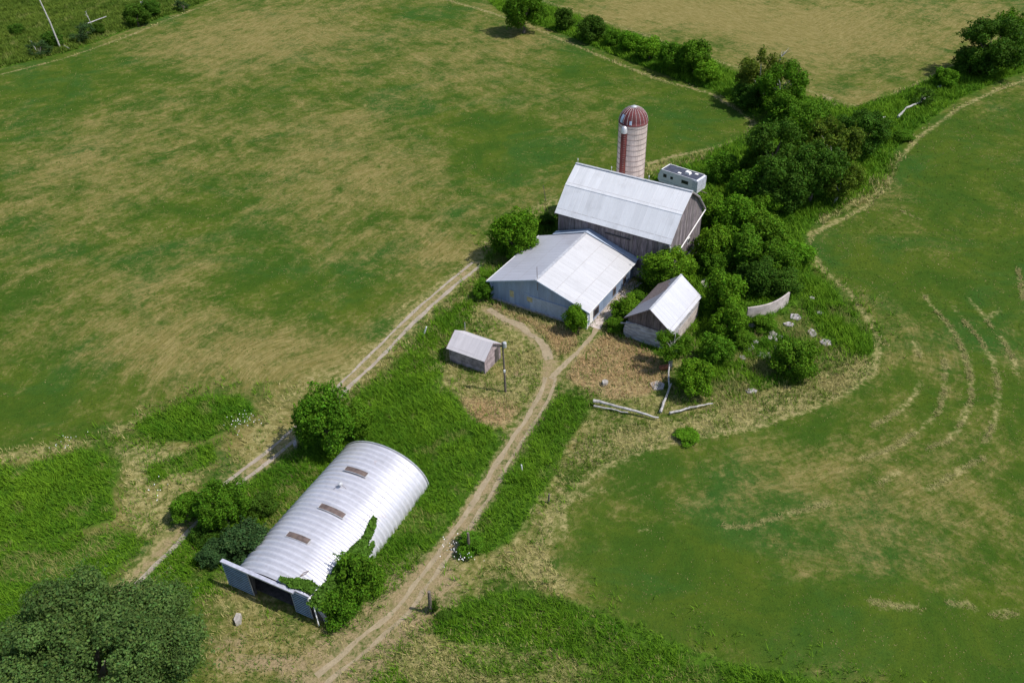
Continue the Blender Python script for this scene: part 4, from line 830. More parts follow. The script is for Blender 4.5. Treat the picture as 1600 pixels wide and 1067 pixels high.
# ------------------------------------------------------------------ trees and shrubs
def crown_mesh(name, seed, nleaf, leaf, lobes=24, lobe_r=(.26, .46), flat=1.0, low=-.55, shell=(.72, 1.06), spread=.72, up=.25, elong=1.0):
    r_ = np.random.default_rng(seed); C = []
    while len(C) < lobes:
        p = r_.normal(0, 1, 3); p /= np.linalg.norm(p); p *= spread*r_.uniform(.25, 1.0)**.5
        if p[2] < low: continue
        C.append(p)
    C = np.array(C); rad = r_.uniform(*lobe_r, lobes); wgt = rad**2/np.sum(rad**2)
    li = r_.choice(lobes, nleaf, p=wgt); d = r_.normal(0, 1, (nleaf, 3)); d /= np.linalg.norm(d, axis=1)[:, None]
    pos = C[li]+d*(rad[li]*r_.uniform(*shell, nleaf))[:, None]
    # ragged sprays sticking out
    k = nleaf//6; sp_ = np.repeat(r_.uniform(0, .34, (k//12+1))**1.3, 12)[:k]; dr_ = np.repeat(d[:k//12+1], 12, 0)[:k]; lr_ = np.repeat(li[:k//12+1], 12)[:k]
    pos[:k] = C[lr_]+dr_*(rad[lr_]*.95)[:, None]+dr_*(sp_*r_.uniform(.1, 1.0, k))[:, None]+r_.normal(0, .018, (k, 3)); pos[:, 2] *= flat; pos[:, 2] = np.maximum(pos[:, 2], low*flat-.3)
    nrm = d*.95+r_.normal(0, .55, (nleaf, 3)); nrm[:, 2] += up; nrm /= np.linalg.norm(nrm, axis=1)[:, None]
    a = np.cross(nrm, r_.normal(0, 1, (nleaf, 3))); a /= np.linalg.norm(a, axis=1)[:, None]; b = np.cross(nrm, a)
    sz = leaf*r_.uniform(.6, 1.35, nleaf)[:, None]
    V = np.stack([pos-a*sz*elong, pos-b*sz*.55+nrm*sz*.15, pos+a*sz*elong, pos+b*sz*.55+nrm*sz*.15], 1).reshape(-1, 3)
    tint = r_.uniform(.6, 1.4, nleaf)[:, None]*np.array([1, 1, 1])*(1+r_.normal(0, .1, (nleaf, 3))*np.array([1, .4, .8])); lt = r_.uniform(.8, 1.2, lobes)[li][:, None]
    T = np.repeat(np.clip(tint*lt, .2, 2), 4, 0); Fc = np.arange(nleaf*4).reshape(-1, 4)
    me = tri_mesh(name, V, Fc, T, 4); me.materials.append(M['leaf']); return me, C, rad
def trunk_mesh(name, C, seed, bottom, base_r, m, n=9, lean=.05):
    r_ = random.Random(seed); mb = MB(); fork = Vector((r_.uniform(-lean, lean), r_.uniform(-lean, lean), bottom*.45))
    mb.tube([(0, 0, bottom), fork*.5+Vector((0, 0, bottom*.3)), fork], [base_r*1.25, base_r, base_r*.8], 8)
    for c in C[:n]:
        c = Vector(c); mid = fork.lerp(c, .5)+Vector((r_.uniform(-.07, .07), r_.uniform(-.07, .07), .06)); mb.tube([fork, mid, mid.lerp(c, .45)], [base_r*.5, base_r*.3, base_r*.1], 6)
    me = mb.mesh(name); me.materials.append(m); return me
PROTO = {}
def proto(key, seed, nleaf, leaf, bottom, base_r, m='bark', nlimb=9, lean=.05, **k):
    cm, C, rad = crown_mesh('crown', seed, nleaf, leaf, **k); PROTO[key] = (cm, trunk_mesh('trunk', C, seed, bottom, base_r, M[m], nlimb, lean))
proto('shrubA', 11, 15000, .05, -.95, .05, lobes=46, lobe_r=(.16, .36), spread=.8, shell=(.68, 1.1)); proto('shrubB', 12, 15000, .048, -.95, .045, lobes=60, lobe_r=(.13, .3), spread=.84, shell=(.68, 1.1)); proto('shrubC', 13, 12000, .052, -.95, .05, lobes=36, lobe_r=(.16, .4), flat=.9, spread=.8, shell=(.45, 1.15))
proto('treeA', 21, 24000, .038, -1.35, .06, lobes=60, lobe_r=(.13, .32), spread=.84, shell=(.68, 1.1)); proto('treeB', 22, 24000, .036, -1.35, .06, lobes=80, lobe_r=(.1, .26), spread=.88, low=-.7, shell=(.5, 1.15))
proto('treeC', 23, 17000, .036, -1.3, .055, 'pale_bark', 16, .15, lobes=46, lobe_r=(.08, .26), spread=.9, shell=(.2, 1.2), low=-.6)
proto('thin', 24, 3600, .045, -.95, .05, 'bark', 14, lobes=26, lobe_r=(.1, .26), spread=.85, shell=(.2, 1.2))
proto('oak', 31, 150000, .0145, -1.2, .075, 'bark', 12, lobes=120, lobe_r=(.09, .2), spread=.92, low=-.5, flat=1.0, shell=(.78, 1.06))
G_BR, G_MID, G_DK, G_BL, G_OAK, G_YEL = (.11, .235, .012), (.082, .18, .011), (.056, .122, .012), (.05, .1, .03), (.092, .155, .038), (.11, .165, .018)
def plant(kind, key, px, py, rpx, asp, clear, col, label, cat, group=None, seed=None, xs=1.0):
    r_ = random.Random(int(px*13+py*7)); p = g(px, py); rad = rpx*mpp(p)
    for _ in range(4):
        zc = clear+rad*asp; p = g(px, py, zc); rad = rpx*mpp(p)
    e = empty(kind, (float(p[0]), float(p[1]), 0), 0, label, cat, group)
    cm, tm = PROTO[key]; rz = r_.uniform(0, 2*PI)
    c = bpy.data.objects.new('crown', cm); COL.objects.link(c); c.parent = e; c.location = (0, 0, zc); c.scale = (rad*xs*1.06, rad*1.06, rad*asp*1.06); c.rotation_euler.z = rz
    v = r_.uniform(.88, 1.12); c.color = (col[0]*v*r_.uniform(.92, 1.08), col[1]*v, col[2]*v, 1)
    t_ = bpy.data.objects.new('trunk', tm); COL.objects.link(t_); t_.parent = e; zb = tm.vertices; t_.rotation_euler.z = rz
    bot = {'shrubA': .95, 'shrubB': .95, 'shrubC': .95, 'treeA': 1.35, 'treeB': 1.35, 'treeC': 1.3, 'thin': .95, 'oak': 1.2}[key]
    t_.location = (0, 0, zc-.1); t_.scale = (rad, rad, (zc)/bot); return e
H_, TH, YB = 'shrubs along the far hedgerow', 'trees and shrubs right of the barn', 'bushes in the old barnyard'
PL_ = [
 ('oak_tree', 'oak', 143, 1048, 163, .8, 4.5, G_OAK, 'huge dark broad crowned tree filling the lower left corner', 'tree', None),
 ('tree', 'treeA', 505, 652, 48, 1.25, .8, G_MID, 'tall green tree standing alone between gravel track and hut', 'tree', None),
 ('shrub', 'shrubB', 556, 655, 27, 1.2, .2, G_MID, 'shrub hugging the right side of the lone track tree', 'shrub', None),
 ('tree', 'treeB', 345, 785, 44, .95, .5, G_MID, 'leafy tree between gravel track and hut door', 'tree', None),
 ('shrub', 'shrubB', 290, 795, 26, .9, .1, G_MID, 'leafy bush at the edge of the gravel track left of the hut', 'shrub', None),
 ('shrub', 'shrubC', 385, 845, 40, .7, .0, G_BL, 'dark bluish bush at the left flank of the hut', 'shrub', None),
 ('shrub', 'shrubA', 335, 865, 26, .7, .0, G_BL, 'dark bush left of the open hut door', 'shrub', None),
 ('shrub', 'shrubB', 733, 848, 24, .55, .0, G_MID, 'low bush around an old post by the drive', 'shrub', None),
 ('shrub', 'shrubB', 553, 900, 38, 1.05, .0, G_MID, 'tall bright bush growing up the right front corner of the hut', 'shrub', None),
 ('shrub', 'shrubC', 530, 945, 34, .85, .0, G_MID, 'lower bright bush in front of the right hut door', 'shrub', None),
 ('shrub', 'shrubC', 580, 905, 24, .9, .0, G_MID, 'small bush against the right wall of the hut', 'shrub', None),
 ('tree', 'treeA', 805, 366, 42, 1.0, .3, G_BR, 'round bright tree at the left eave of the blue shed', 'tree', None),
 ('shrub', 'shrubC', 855, 345, 14, 1.0, .0, G_DK, 'dark bush at the left corner of the barn', 'shrub', None),
 ('shrub', 'shrubB', 755, 452, 17, .9, .0, G_MID, 'small bush at the front left corner of the blue shed', 'shrub', None),
 ('shrub', 'shrubA', 899, 499, 19, 1.3, .0, G_BR, 'upright bush at the front right corner of the blue shed', 'shrub', None),
 ('shrub', 'shrubB', 980, 480, 24, .8, .0, G_BR, 'bright bush between the blue shed and the log shed', 'shrub', YB),
 ('shrub', 'shrubC', 962, 507, 16, .7, .0, G_MID, 'low bush before the left corner of the log shed', 'shrub', YB),
 ('tree', 'treeA', 1046, 420, 46, .75, .5, G_BR, 'bright spreading tree between barn front and log shed', 'tree', TH),
 ('shrub', 'shrubA', 1115, 385, 32, 1.1, .0, G_BR, 'bright shrub at the right corner of the barn', 'shrub', TH),
 ('shrub', 'shrubB', 1112, 330, 26, 1.0, .0, G_BR, 'shrub under the barn gable behind the trailer', 'shrub', TH),
 ('shrub', 'shrubA', 1150, 338, 34, .95, .0, G_BR, 'big bright shrub in the thicket behind the barn gable', 'shrub', TH),
 ('shrub', 'shrubC', 1195, 360, 34, .9, .0, G_MID, 'broad shrub at the right edge of the thicket', 'shrub', TH),
 ('shrub', 'shrubB', 1160, 388, 34, 1.0, .0, G_MID, 'shrub in the middle of the thicket', 'shrub', TH),
 ('shrub', 'shrubA', 1215, 405, 32, .85, .0, G_MID, 'shrub on the outer right side of the thicket', 'shrub', TH),
 ('shrub', 'shrubB', 1185, 432, 32, .9, .0, G_DK, 'dark shrub behind the curved wall', 'shrub', TH),
 ('shrub', 'shrubC', 1225, 440, 26, .8, .0, G_DK, 'dark shrub just above the right end of the curved wall', 'shrub', TH),
 ('shrub', 'shrubC', 1248, 395, 24, .7, .0, G_BR, 'low bright shrub where the thicket meets the field track grass', 'shrub', TH),
 ('shrub', 'shrubA', 1190, 322, 26, .85, .0, G_BR, 'bright shrub at the upper right shoulder of the thicket', 'shrub', TH),
 ('shrub', 'shrubB', 1110, 415, 24, .8, .0, G_MID, 'shrub between the barn gable and the log shed roof', 'shrub', TH),
 ('shrub', 'shrubC', 1370, 200, 26, .75, .0, G_MID, 'broad shrub at the right end of the dark trees by the rails', 'shrub', TH),
 ('shrub', 'shrubA', 1160, 530, 20, .7, .0, G_MID, 'low shrub left of the wide pale slab', 'shrub', YB),
 ('shrub', 'shrubB', 1000, 470, 18, .8, .0, G_MID, 'small shrub at the left eave of the log shed', 'shrub', YB),
 ('shrub', 'shrubB', 408, 790, 24, .75, .0, G_DK, 'dark shrub between the track side tree and the hut wall', 'shrub', None),
 ('shrub', 'shrubC', 320, 835, 22, .7, .0, G_DK, 'dark shrub closing the gravel track below the leafy tree', 'shrub', None),
 ('shrub', 'shrubA', 1133, 458, 34, 1.1, .2, G_BR, 'tall bright shrub right of the log shed roof', 'shrub', YB),
 ('shrub', 'shrubB', 1140, 500, 30, 1.0, .0, G_BR, 'bright shrub between log shed and curved wall', 'shrub', YB),
 ('shrub', 'shrubC', 1118, 545, 28, .9, .0, G_MID, 'dark green shrub right of the log shed front', 'shrub', YB),
 ('tree', 'treeC', 1052, 540, 28, 1.0, 1.2, G_MID, 'slender open tree with bare stem before the log shed', 'tree', YB),
 ('shrub', 'shrubA', 1084, 590, 31, 1.0, .0, G_BR, 'round dense bush at the right edge of the brown yard', 'shrub', YB),
 ('shrub', 'shrubB', 1238, 562, 36, .85, .0, G_MID, 'round bush standing alone among the broken slabs', 'shrub', YB),
 ('shrub', 'shrubC', 1196, 505, 20, .6, .0, G_MID, 'low bush in front of the curved wall', 'shrub', YB),
 ('shrub', 'shrubC', 1075, 681, 20, .34, .0, G_BR, 'low bright clump at the field edge below the fallen rails', 'shrub', None),
 ('tree', 'treeB', 1215, 235, 48, 1.1, .8, G_DK, 'tall dark tree behind the trailer, leftmost of the dark group', 'tree', TH),
 ('tree', 'treeA', 1222, 285, 44, 1.0, .5, G_DK, 'dark tree at the lower left of the dark group', 'tree', TH),
 ('tree', 'treeB', 1275, 265, 48, 1.0, .8, G_DK, 'dark tree in the middle of the dark group', 'tree', TH),
 ('tree', 'treeA', 1262, 205, 44, 1.0, .8, G_MID, 'tree at the top of the dark group', 'tree', TH),
 ('tree', 'treeC', 1300, 225, 44, 1.05, 1.0, G_YEL, 'yellowish loose tree in the dark group', 'tree', TH),
 ('tree', 'treeB', 1345, 205, 40, .9, .5, G_DK, 'spreading tree at the right end of the dark group', 'tree', TH),
 ('tree', 'treeC', 1312, 280, 34, 1.0, .8, G_YEL, 'thin pale tree at the lower right of the dark group', 'tree', TH),
 ('shrub', 'shrubB', 1170, 290, 30, 1.0, .0, G_MID, 'shrub right of the trailer at the foot of the dark trees', 'shrub', TH),
 ('shrub', 'shrubA', 1130, 262, 26, .9, .0, G_MID, 'shrub behind the right end of the trailer', 'shrub', TH),
 ('shrub', 'shrubC', 1180, 255, 26, 1.0, .0, G_MID, 'shrub at the left foot of the tall dark tree', 'shrub', TH),
 ('tree', 'treeC', 1185, 115, 38, 1.0, 1.0, G_YEL, 'wispy tree with bare pale stems in the far hedge', 'tree', H_),
 ('tree', 'treeC', 1228, 130, 40, 1.0, 1.0, G_MID, 'second wispy tree right of the bare stemmed one', 'tree', H_),
 ('shrub', 'shrubB', 1170, 150, 26, .8, .0, G_DK, 'dark shrub at the foot of the wispy trees', 'shrub', H_),
 ('shrub', 'shrubA', 1225, 168, 30, .9, .0, G_MID, 'shrub joining the wispy trees to the dark group', 'shrub', H_),
 ('tree', 'treeA', 818, 10, 34, 1.0, 1.0, G_MID, 'dense tree at the upper end of the hedge cut by the frame', 'tree', H_),
 ('shrub', 'shrubC', 845, 22, 12, .8, .0, G_MID, 'small shrub right of the top hedge tree', 'shrub', H_),
 ('shrub', 'shrubB', 884, 30, 17, 1.0, .0, G_DK, 'dark shrub second in the hedge from the top tree', 'shrub', H_),
 ('shrub', 'shrubA', 925, 45, 24, .8, .0, G_DK, 'dark broad shrub third in the hedge from the top tree', 'shrub', H_),
 ('shrub', 'shrubB', 955, 60, 15, .8, .0, G_MID, 'small shrub below the dark hedge shrub', 'shrub', H_),
 ('shrub', 'shrubA', 985, 66, 20, .8, .0, G_BR, 'bright shrub in the upper half of the hedge', 'shrub', H_),
 ('shrub', 'shrubC', 1015, 76, 23, .8, .0, G_BR, 'bright shrub in the middle of the hedge', 'shrub', H_),
 ('shrub', 'shrubB', 1048, 90, 26, .85, .0, G_MID, 'dense shrub in the lower half of the hedge', 'shrub', H_),
 ('shrub', 'shrubA', 1085, 92, 28, 1.0, .0, G_MID, 'tallest rounded shrub at the lower end of the hedge', 'shrub', H_),
 ('shrub', 'shrubC', 1105, 112, 22, .8, .0, G_BR, 'bright low shrub at the foot of the lower hedge', 'shrub', H_),
 ('tree', 'treeB', 1555, 70, 50, .9, .5, G_DK, 'big dark tree at the upper right edge of the frame', 'tree', None),
 ('tree', 'treeC', 1590, 45, 34, 1.0, .8, G_MID, 'loose tree behind the big dark one at upper right', 'tree', None),
 ('shrub', 'shrubA', 1520, 95, 28, .8, .0, G_DK, 'dark shrub at the left foot of the big upper right tree', 'shrub', None),
 ('shrub', 'shrubB', 1475, 122, 20, .7, .0, G_BR, 'low bright shrub left of the big upper right tree', 'shrub', None),
 ('shrub', 'thin', 1442, 150, 20, .7, .0, G_DK, 'thin dark twiggy shrub beside the far split rails', 'shrub', None),
 ('shrub', 'shrubC', 1412, 212, 16, .5, .0, G_MID, 'low shrub below the far split rails', 'shrub', None),
 ('shrub', 'shrubB', 212, 24, 20, .8, .0, G_DK, 'dark shrub behind the white trunk at upper left', 'shrub', None),
 ('shrub', 'shrubA', 236, 14, 16, .8, .0, G_DK, 'dark shrub right of the white trunk at upper left', 'shrub', None),
 ('shrub', 'thin', 285, 8, 14, .6, .0, G_BL, 'thin grey green shrub at the top left field edge', 'shrub', None),
 ('shrub', 'shrubC', 80, 62, 18, .7, .0, G_DK, 'dark shrub left of the leaning pole', 'shrub', None),
 ('shrub', 'thin', 128, 50, 24, .6, .0, G_BL, 'thin grey shrub right of the leaning pole', 'shrub', None),
 ('shrub', 'thin', 60, 76, 20, .6, .0, G_BL, 'thin grey shrub lowest in the far left hedge', 'shrub', None),
 ('shrub', 'shrubB', 150, 46, 12, .7, .0, G_DK, 'small dark shrub at the end of the grey rail', 'shrub', None),
 ('shrub', 'shrubC', 25, 46, 12, .7, .0, G_DK, 'small dark shrub in the far left meadow', 'shrub', None),
 ('shrub', 'shrubB', 676, 948, 8, 1.6, .0, G_DK, 'narrow dark ivy clump on the stub post', 'shrub', None),
 ('shrub', 'shrubC', 694, 962, 12, .5, .0, G_DK, 'low dark clump right of the stub post', 'shrub', None)]
for a in PL_: plant(*a)
# dead, leafless things
def dead_tree(px, py, ptx, pty, label, m='pale_bark', r0=.16, nb=7, seed=1):
    b = gxy(px, py); h = pole_top(ptx, pty, b); k = mpp((b[0], b[1], h)); dx = (ptx-px)*k; rr = random.Random(seed)
    e = empty('dead_tree', (b[0], b[1], 0), 0, label, 'dead tree'); MB().tube([(0, 0, -.1), (dx*.45, .05, h*.5), (dx, 0, h)], [r0, r0*.7, r0*.3], 7).build('trunk', M[m], e)
    for i in range(nb):
        f_ = rr.uniform(.35, .95); p = Vector((dx*f_, 0, h*f_)); a = rr.uniform(0, 2*PI); L_ = h*rr.uniform(.18, .36)
        q = p+Vector((math.cos(a)*L_*.7, math.sin(a)*L_*.7, L_*.6)); MB().tube([p, p.lerp(q, .5)+Vector((0, 0, .1)), q], [r0*.35, r0*.2, r0*.08], 5).build('branch', M[m], e)
dead_tree(230, 28, 226, 2, 'white bare trunk standing before dark shrubs at upper left', seed=1, r0=.2, nb=9)
dead_tree(146, 46, 142, 18, 'thin grey dead tree behind the leaning pole', seed=2, r0=.12)
dead_tree(58, 82, 55, 64, 'low grey dead snag in the far left hedge', seed=3, r0=.12, nb=9)
dead_tree(1192, 150, 1215, 82, 'bare leaning stem rising out of the wispy hedge trees', seed=4, r0=.2, nb=9)
dead_tree(1325, 262, 1312, 222, 'grey dead branches at the right side of the dark trees', seed=5, r0=.14, nb=12)
dead_tree(1315, 298, 1322, 280, 'grey twiggy dead shrub at the foot of the dark trees', seed=6, r0=.1, nb=16)
dead_tree(1235, 310, 1242, 262, 'pale dead stem leaning out of the lower dark tree', seed=7, r0=.13, nb=8)
dead_tree(1045, 575, 1050, 525, 'bare grey stem before the log shed', seed=8, r0=.1, nb=7)
# vine on the hut
def vine():
    r_ = np.random.default_rng(5); pts = []
    def sp(x0, t0, x1, t1, w0, w1, n, off=(.05, .5)):
        for _ in range(n):
            f_ = r_.uniform(); w0_ = .75; x = x0+(x1-x0)*f_+np.clip(r_.normal(0, 1), -1.6, 1.6)*(w0+(w1-w0)*f_)*w0_; t = t0+(t1-t0)*f_+np.clip(r_.normal(0, 1), -1.6, 1.6)*(w0+(w1-w0)*f_)*.2*w0_
            pts.append(arch(x, min(max(t, .1), PI*.98), r_.uniform(*off)))
    sp(9.6, 2.42, 8.3, 2.52, .18, .3, 420, (.08, .35)); sp(8.6, 2.5, 6.2, 2.6, .2, .45, 1300, (.06, .45)); sp(7.9, 2.75, 6.6, 2.8, .2, .25, 260, (.06, .3))
    sp(6.5, 2.55, 3.2, 2.6, .5, .8, 3600, (.05, .7)); sp(3.2, 2.65, .4, 2.55, .7, .6, 3600, (.1, .9)); sp(1.0, 2.3, .2, 1.95, .35, .25, 1100, (.1, .5)); sp(.4, 2.0, .15, 1.78, .2, .12, 260, (.1, .35))
    P_ = np.array(pts); n = len(P_); N = r_.normal(0, .6, (n, 3)); N[:, 2] += .7; N[:, 1] -= .3; N /= np.linalg.norm(N, axis=1)[:, None]
    a = np.cross(N, r_.normal(0, 1, (n, 3))); a /= np.linalg.norm(a, axis=1)[:, None]; b = np.cross(N, a); s_ = r_.uniform(.09, .2, n)[:, None]
    V = np.stack([P_-a*s_, P_-b*s_*.7, P_+a*s_, P_+b*s_*.7], 1).reshape(-1, 3)
    return tri_mesh('leaf_mass', V, np.arange(n*4).reshape(-1, 4), np.repeat(r_.uniform(.6, 1.35, (n, 1))*np.ones((1, 3)), 4, 0), 4)
ve = empty('climbing_vine', (float(qo[0]), float(qo[1]), 0), QY, 'leafy green vine climbing over the right side of the arched hut', 'vine')
lm = link('leaf_mass', vine(), ve, M['leaf']); lm.color = (.08, .17, .02, 1); lm['kind'] = 'stuff'
MB().tube([arch(x, t, .12) for x, t in zip(np.linspace(.6, 9.2, 14), np.linspace(2.75, 2.45, 14))], .05, 6).build('stem', M['bark'], ve)

# ------------------------------------------------------------------ uncut grass and weeds
def sample_poly(pg, dens):
    lo, hi = pg.min(0), pg.max(0); lo = np.maximum(lo, [-175, 28]); hi = np.minimum(hi, [165, 300])
    n = int((hi-lo).prod()*dens); P = rng.uniform(lo, hi, (n, 2)); return P[inside(P, pg)]
BLOCK = [(np.array([16.53, 100.59]), -.60, -8.3, 8.3, -5.4, 5.4), (np.array([3.15, 86.11]), 1.0, .2, 14.5, -6.95, 6.85), (np.array([-4.34, 77.28]), -.56, -2.4, 2.4, -1.7, 1.7), (np.array([15.9, 78.77]), .97, .2, 8.6, -2.7, 2.8), (qo, QY, -.3, 17.0, -5.05, 5.05), (np.array([27.35, 119.3]), R(-42.6), -3.4, 3.5, -1.2, 1.2), (np.array([17.74, 110.18]), 0, -2, 2, -2, 2)]
def clear_of(P, tracks=True):
    k = np.ones(len(P), bool)
    for c, a, x0, x1, y0, y1 in BLOCK:
        d = P-c; x = d[:, 0]*math.cos(a)+d[:, 1]*math.sin(a); y = -d[:, 0]*math.sin(a)+d[:, 1]*math.cos(a); k &= ~((x > x0) & (x < x1) & (y > y0) & (y < y1))
    if tracks:
        for pl, w_ in ((DRIVE, 1.15), (BRANCH_SHED, .9), (BRANCH_YARD, .7), (LEFT_TRACK, 1.2)): k &= dist_line(P, pl) > w_*rng.uniform(.6, 1.25, len(P))
    return k
def vnoise(P, s, seed):
    r_ = np.random.default_rng(seed); G_ = r_.uniform(0, 1, (128, 128)); q = P/s+50; i = np.floor(q).astype(int); f_ = q-i; f_ = f_*f_*(3-2*f_); a = i % 128; b = (i+1) % 128
    return (G_[a[:, 0], a[:, 1]]*(1-f_[:, 0])+G_[b[:, 0], a[:, 1]]*f_[:, 0])*(1-f_[:, 1])+(G_[a[:, 0], b[:, 1]]*(1-f_[:, 0])+G_[b[:, 0], b[:, 1]]*f_[:, 0])*f_[:, 1]
def blades(name, P, h, wd, lean, cA, cB, label, nb=2, cat=None, patch=3.0, seed=0, jit=.3):
    n0 = len(P); P = np.repeat(P, nb, 0)+rng.normal(0, .12, (n0*nb, 2)); n = len(P)
    dist = np.hypot(P[:, 0], P[:, 1]); sc = np.clip(dist/75, .85, 2.0)
    hv = vnoise(P, patch*.6, seed+1); H2 = rng.uniform(*h, n)*(.65+.7*hv)*np.clip(sc, .9, 1.3); W2 = rng.uniform(*wd, n)*sc
    la = rng.uniform(0, 2*PI, n); th_ = la+PI/2+rng.uniform(-.5, .5, n); ll = rng.uniform(*lean, n)*H2
    dx, dy = np.cos(th_)*W2/2, np.sin(th_)*W2/2; z0 = np.where(rng.uniform(0, 1, n) < .5, 0, H2*.3)
    V = np.stack([np.column_stack([P[:, 0]-dx, P[:, 1]-dy, z0]), np.column_stack([P[:, 0]+dx, P[:, 1]+dy, z0*.9]), np.column_stack([P[:, 0]+np.cos(la)*ll, P[:, 1]+np.sin(la)*ll, H2])], 1).reshape(-1, 3)
    m_ = vnoise(P, patch, seed+2)*.4+vnoise(P, patch*.22, seed+3)*.25+vnoise(P, patch*3.2, seed+4)*.35+rng.normal(0, jit*.5, n); m_ = np.clip(m_, 0, 1)[:, None]
    T = (np.array(cA)*(1-m_)+np.array(cB)*m_)*rng.uniform(.75, 1.25, (n, 1)); T = np.repeat(T, 3, 0)
    o = link(name, tri_mesh(name, V, np.arange(n*3).reshape(-1, 3), T), None, M['blade']); tag(o, label, cat, kind='stuff'); return o
def along(lines, dens, wid):
    out = []
    for pl, w_ in lines:
        p = resample(pl, .3); L_ = np.hypot(*np.diff(p, axis=0).T).sum(); n = int(L_*dens*w_); q = p[rng.integers(0, len(p), n)]; q = q+rng.normal(0, w_, (n, 2)); out.append(q)
    q = np.vstack(out); m_ = vnoise(q, 2.5, 7) > .38; return q[m_]
LU_A, LU_B, ST_A, ST_B, BR_A, BR_B = (.04, .135, .008), (.175, .315, .018), (.3, .28, .09), (.52, .45, .2), (.36, .25, .12), (.56, .4, .21)
WEED_LAB = {'left_weeds': 'dense bright green weeds at the left frame edge', 'left_low': 'mixed green weeds behind the big lower left tree', 'left_upper': 'bright weed patch under the left field corner', 'left_mid': 'green weed strip left of the gravel track', 'quonset_weeds': 'tall green weeds surrounding the arched hut', 'middle_weeds': 'tall green weeds right of the dirt drive', 'bottom_weeds': 'green weeds along the bottom field edge', 'bottom_low': 'mixed rough grass at the bottom of the frame', 'spit_lush': 'lush grass bank right of the broken slabs', 'thicket': 'undergrowth below the trees right of the barn', 'hedge': 'green growth along the far hedge', 'far_left': 'rough meadow beyond the far left field edge', 'shed_left': 'weeds left of the blue shed and barn', 'spit_inner': 'mixed grass among the slabs', 'trailer_strip': 'weeds around the travel trailer', 'bank': 'grass bank below the dark trees'}
ALL_DRY = []
for i, (k, (pts, a)) in enumerate(LUSH.items()):
    pg = poly(pts); far = k in ('hedge', 'far_left', 'thicket', 'trailer_strip', 'bank'); P = sample_poly(pg, (11 if far else 26)*a); P = P[clear_of(P)]
    dd = dist_line(P, np.vstack([pg, pg[:1]])); P = P[dd > rng.uniform(-.2, 1, len(P))**2*2.8]
    if k in ('bottom_low', 'left_low', 'spit_inner'):
        m_ = vnoise(P, 3.5, 40+i) > .52
        blades('rough_grass', P[m_], (.35, .65), (.03, .07), (.3, .9), (.15, .19, .04), (.34, .31, .11), 'pale seeding grass within the '+WEED_LAB[k], 3, seed=50+i); P = P[~m_]
    elif k not in ('hedge', 'thicket'):
        m_ = (vnoise(P, 2.8, 70+i)*.7+vnoise(P, .9, 75+i)*.3 > .68); blades('rough_grass', P[m_], (.4, .8), (.03, .08), (.2, .8), (.12, .18, .025), (.3, .3, .09), 'paler seed heads scattered through the '+WEED_LAB[k], 2, seed=60+i); P = P[~m_]
    if not far:                                               # stragglers that blur the edge of the patch
        H_P = along([(np.vstack([pg, pg[:1]]), 1.5)], 7, 1); P = np.vstack([P, H_P[clear_of(H_P) & (H_P[:, 1] > 28)]])
    blades('weed_patch', P, (.35, .8), (.045, .1), (.3, 1.0), LU_A if k != 'far_left' else (.06, .12, .014), LU_B if k != 'far_left' else (.16, .22, .03), WEED_LAB[k], 4, seed=10+i, patch=2.4)
for i, (k, (pts, a)) in enumerate(BROWN.items()):
    P = sample_poly(poly(pts), 24); P = P[clear_of(P)]
    blades('dry_grass', P, (.25, .5), (.035, .08), (.3, .9), BR_A, BR_B, {'brown_yard': 'brown dead grass before the log shed', 'shed_front': 'straw coloured grass before the blue shed', 'pole_patch': 'bleached dry grass below the utility pole'}[k], 2, seed=80+i)
P = sample_poly(YARD, 15); P = P[clear_of(P)]; m_ = vnoise(P, 4, 201)*.6+vnoise(P, 1.3, 202)*.4; q_ = vnoise(P, 9, 203) > .25
blades('rough_grass', P[(m_ > .5) & q_], (.2, .45), (.035, .08), (.3, 1.0), (.28, .26, .085), (.48, .42, .18), 'rough straw grass tufts across the farmyard', 2, seed=210)
blades('weed_patch', P[(m_ < .5) & q_], (.2, .45), (.04, .1), (.3, .9), (.05, .115, .014), (.16, .23, .035), 'rough green tufts across the farmyard', 2, seed=211)
for i, (lab, (pts, dn)) in enumerate(STRAW.items()):
    P = sample_poly(poly(pts), dn); P = P[clear_of(P)]; m_ = vnoise(P, 2.2, 90+i)*.6+vnoise(P, .7, 91+i)*.4 > .48
    blades('dry_grass', P[~m_], (.3, .7), (.035, .075), (.25, .9), ST_A, ST_B, lab, 3, seed=100+i)
    if m_.sum() > 50: blades('weed_patch', P[m_], (.3, .6), (.04, .09), (.3, .9), (.06, .13, .014), (.18, .25, .035), 'green tufts within the '+lab, 3, seed=120+i)
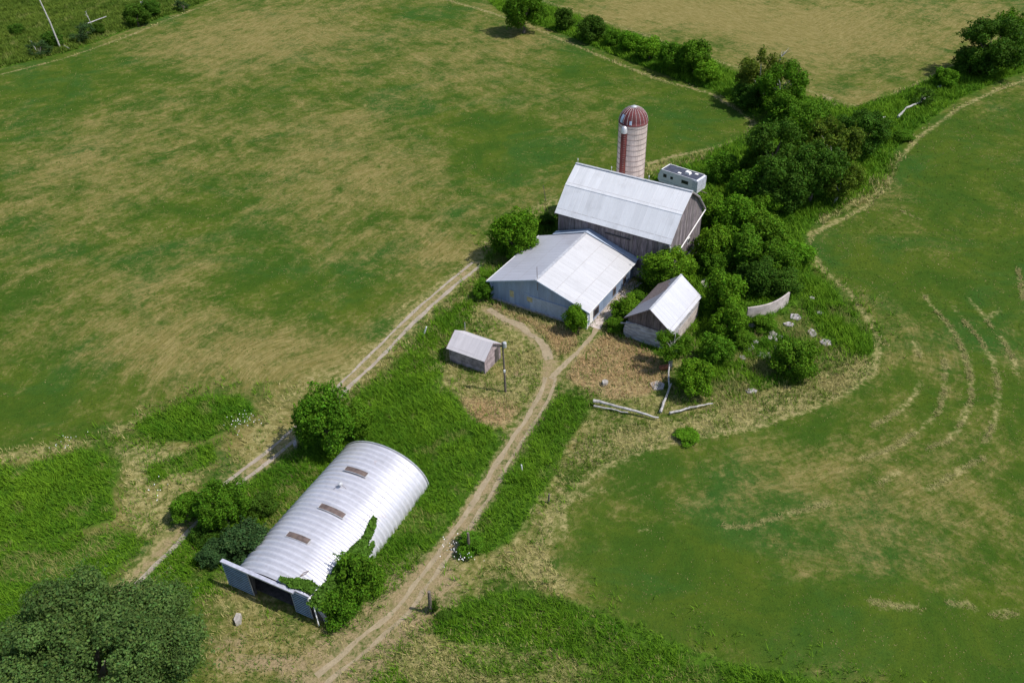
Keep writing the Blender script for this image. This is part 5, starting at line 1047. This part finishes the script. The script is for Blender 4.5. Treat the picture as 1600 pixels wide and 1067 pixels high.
P = along([(FIELD_L_EDGE, .5), (FIELD_L_RIGHT, .6), (FIELD_L_LOW, .6), (SPIT, .6), (FAR_EDGE, .5), (FIELD_L_TRACK, .4)], 7, 1); P = P[vnoise(P, 4.0, 78) > .35]; blades('dry_grass', P[clear_of(P)], (.12, .35), (.05, .12), (.3, 1.0), (.26, .24, .08), (.46, .4, .18), 'thin straw fringe left along the mown field edges', 2, seed=140)
FL = np.vstack([FIELD_L_EDGE, poly([(690, -2)]), FIELD_L_RIGHT, FIELD_L_TRACK[::-1], poly([(430, 640), (300, 700)]), poly([(0, 720), (-60, 720), (-60, 130)])])
FR = np.vstack([LOW_EDGE_R[::-1], SPIT, poly([(1680, 100), (1680, 1090)])])
for nm, pg, dn in (('left', FL, 6), ('right', FR, 9), ('far', FARF, 1.5)):
    P = sample_poly(pg, dn); P = P[rng.uniform(0, 1, len(P)) < np.clip(1.25-np.hypot(*P.T)/260, .2, 1)]; m_ = vnoise(P, 5, 301)*.4+vnoise(P, .9, 302)*.6+rng.normal(0, .12, len(P))
    blades('mown_grass', P[m_ > .6], (.03, .08), (.05, .12), (1.0, 2.2), (.17, .155, .055), (.28, .24, .1), 'short straw stubble left on the mown %s field' % nm, 1, seed=310)
    blades('mown_grass', P[m_ < .5], (.03, .09), (.06, .13), (1.0, 2.2), (.05, .1, .014), (.09, .14, .018), 'short green regrowth on the mown %s field' % nm, 1, seed=320)
P = along([(poly(l), .14) for l in HAY], 210, 1); P = P[vnoise(P, 1.8, 77) > .12]; blades('loose_hay', P, (.05, .14), (.05, .1), (1.0, 2.4), (.2, .2, .065), (.33, .3, .12), 'straw coloured hay left in curved rows on the right field', 2, seed=150)
# white wild flowers
q = np.vstack([np.array(gxy(px, py))+rng.normal(0, .8, (n, 2)) for px, py, n in ((705, 865, 22), (725, 868, 22), (735, 865, 8), (385, 662, 22), (378, 672, 16), (95, 700, 8), (110, 692, 8), (262, 772, 10), (540, 640, 8))])
mb = MB()
for x, y in q: s_ = rng.uniform(.02, .045); z = rng.uniform(.5, .9); mb.add([(x-s_, y-s_, z), (x+s_, y-s_, z), (x+s_, y+s_, z+.05), (x-s_, y+s_, z+.05)], [(0, 1, 2, 3)])
tag(mb.build('wild_flowers', M['white']), 'white flower heads dotted among weeds by the tracks', kind='stuff')
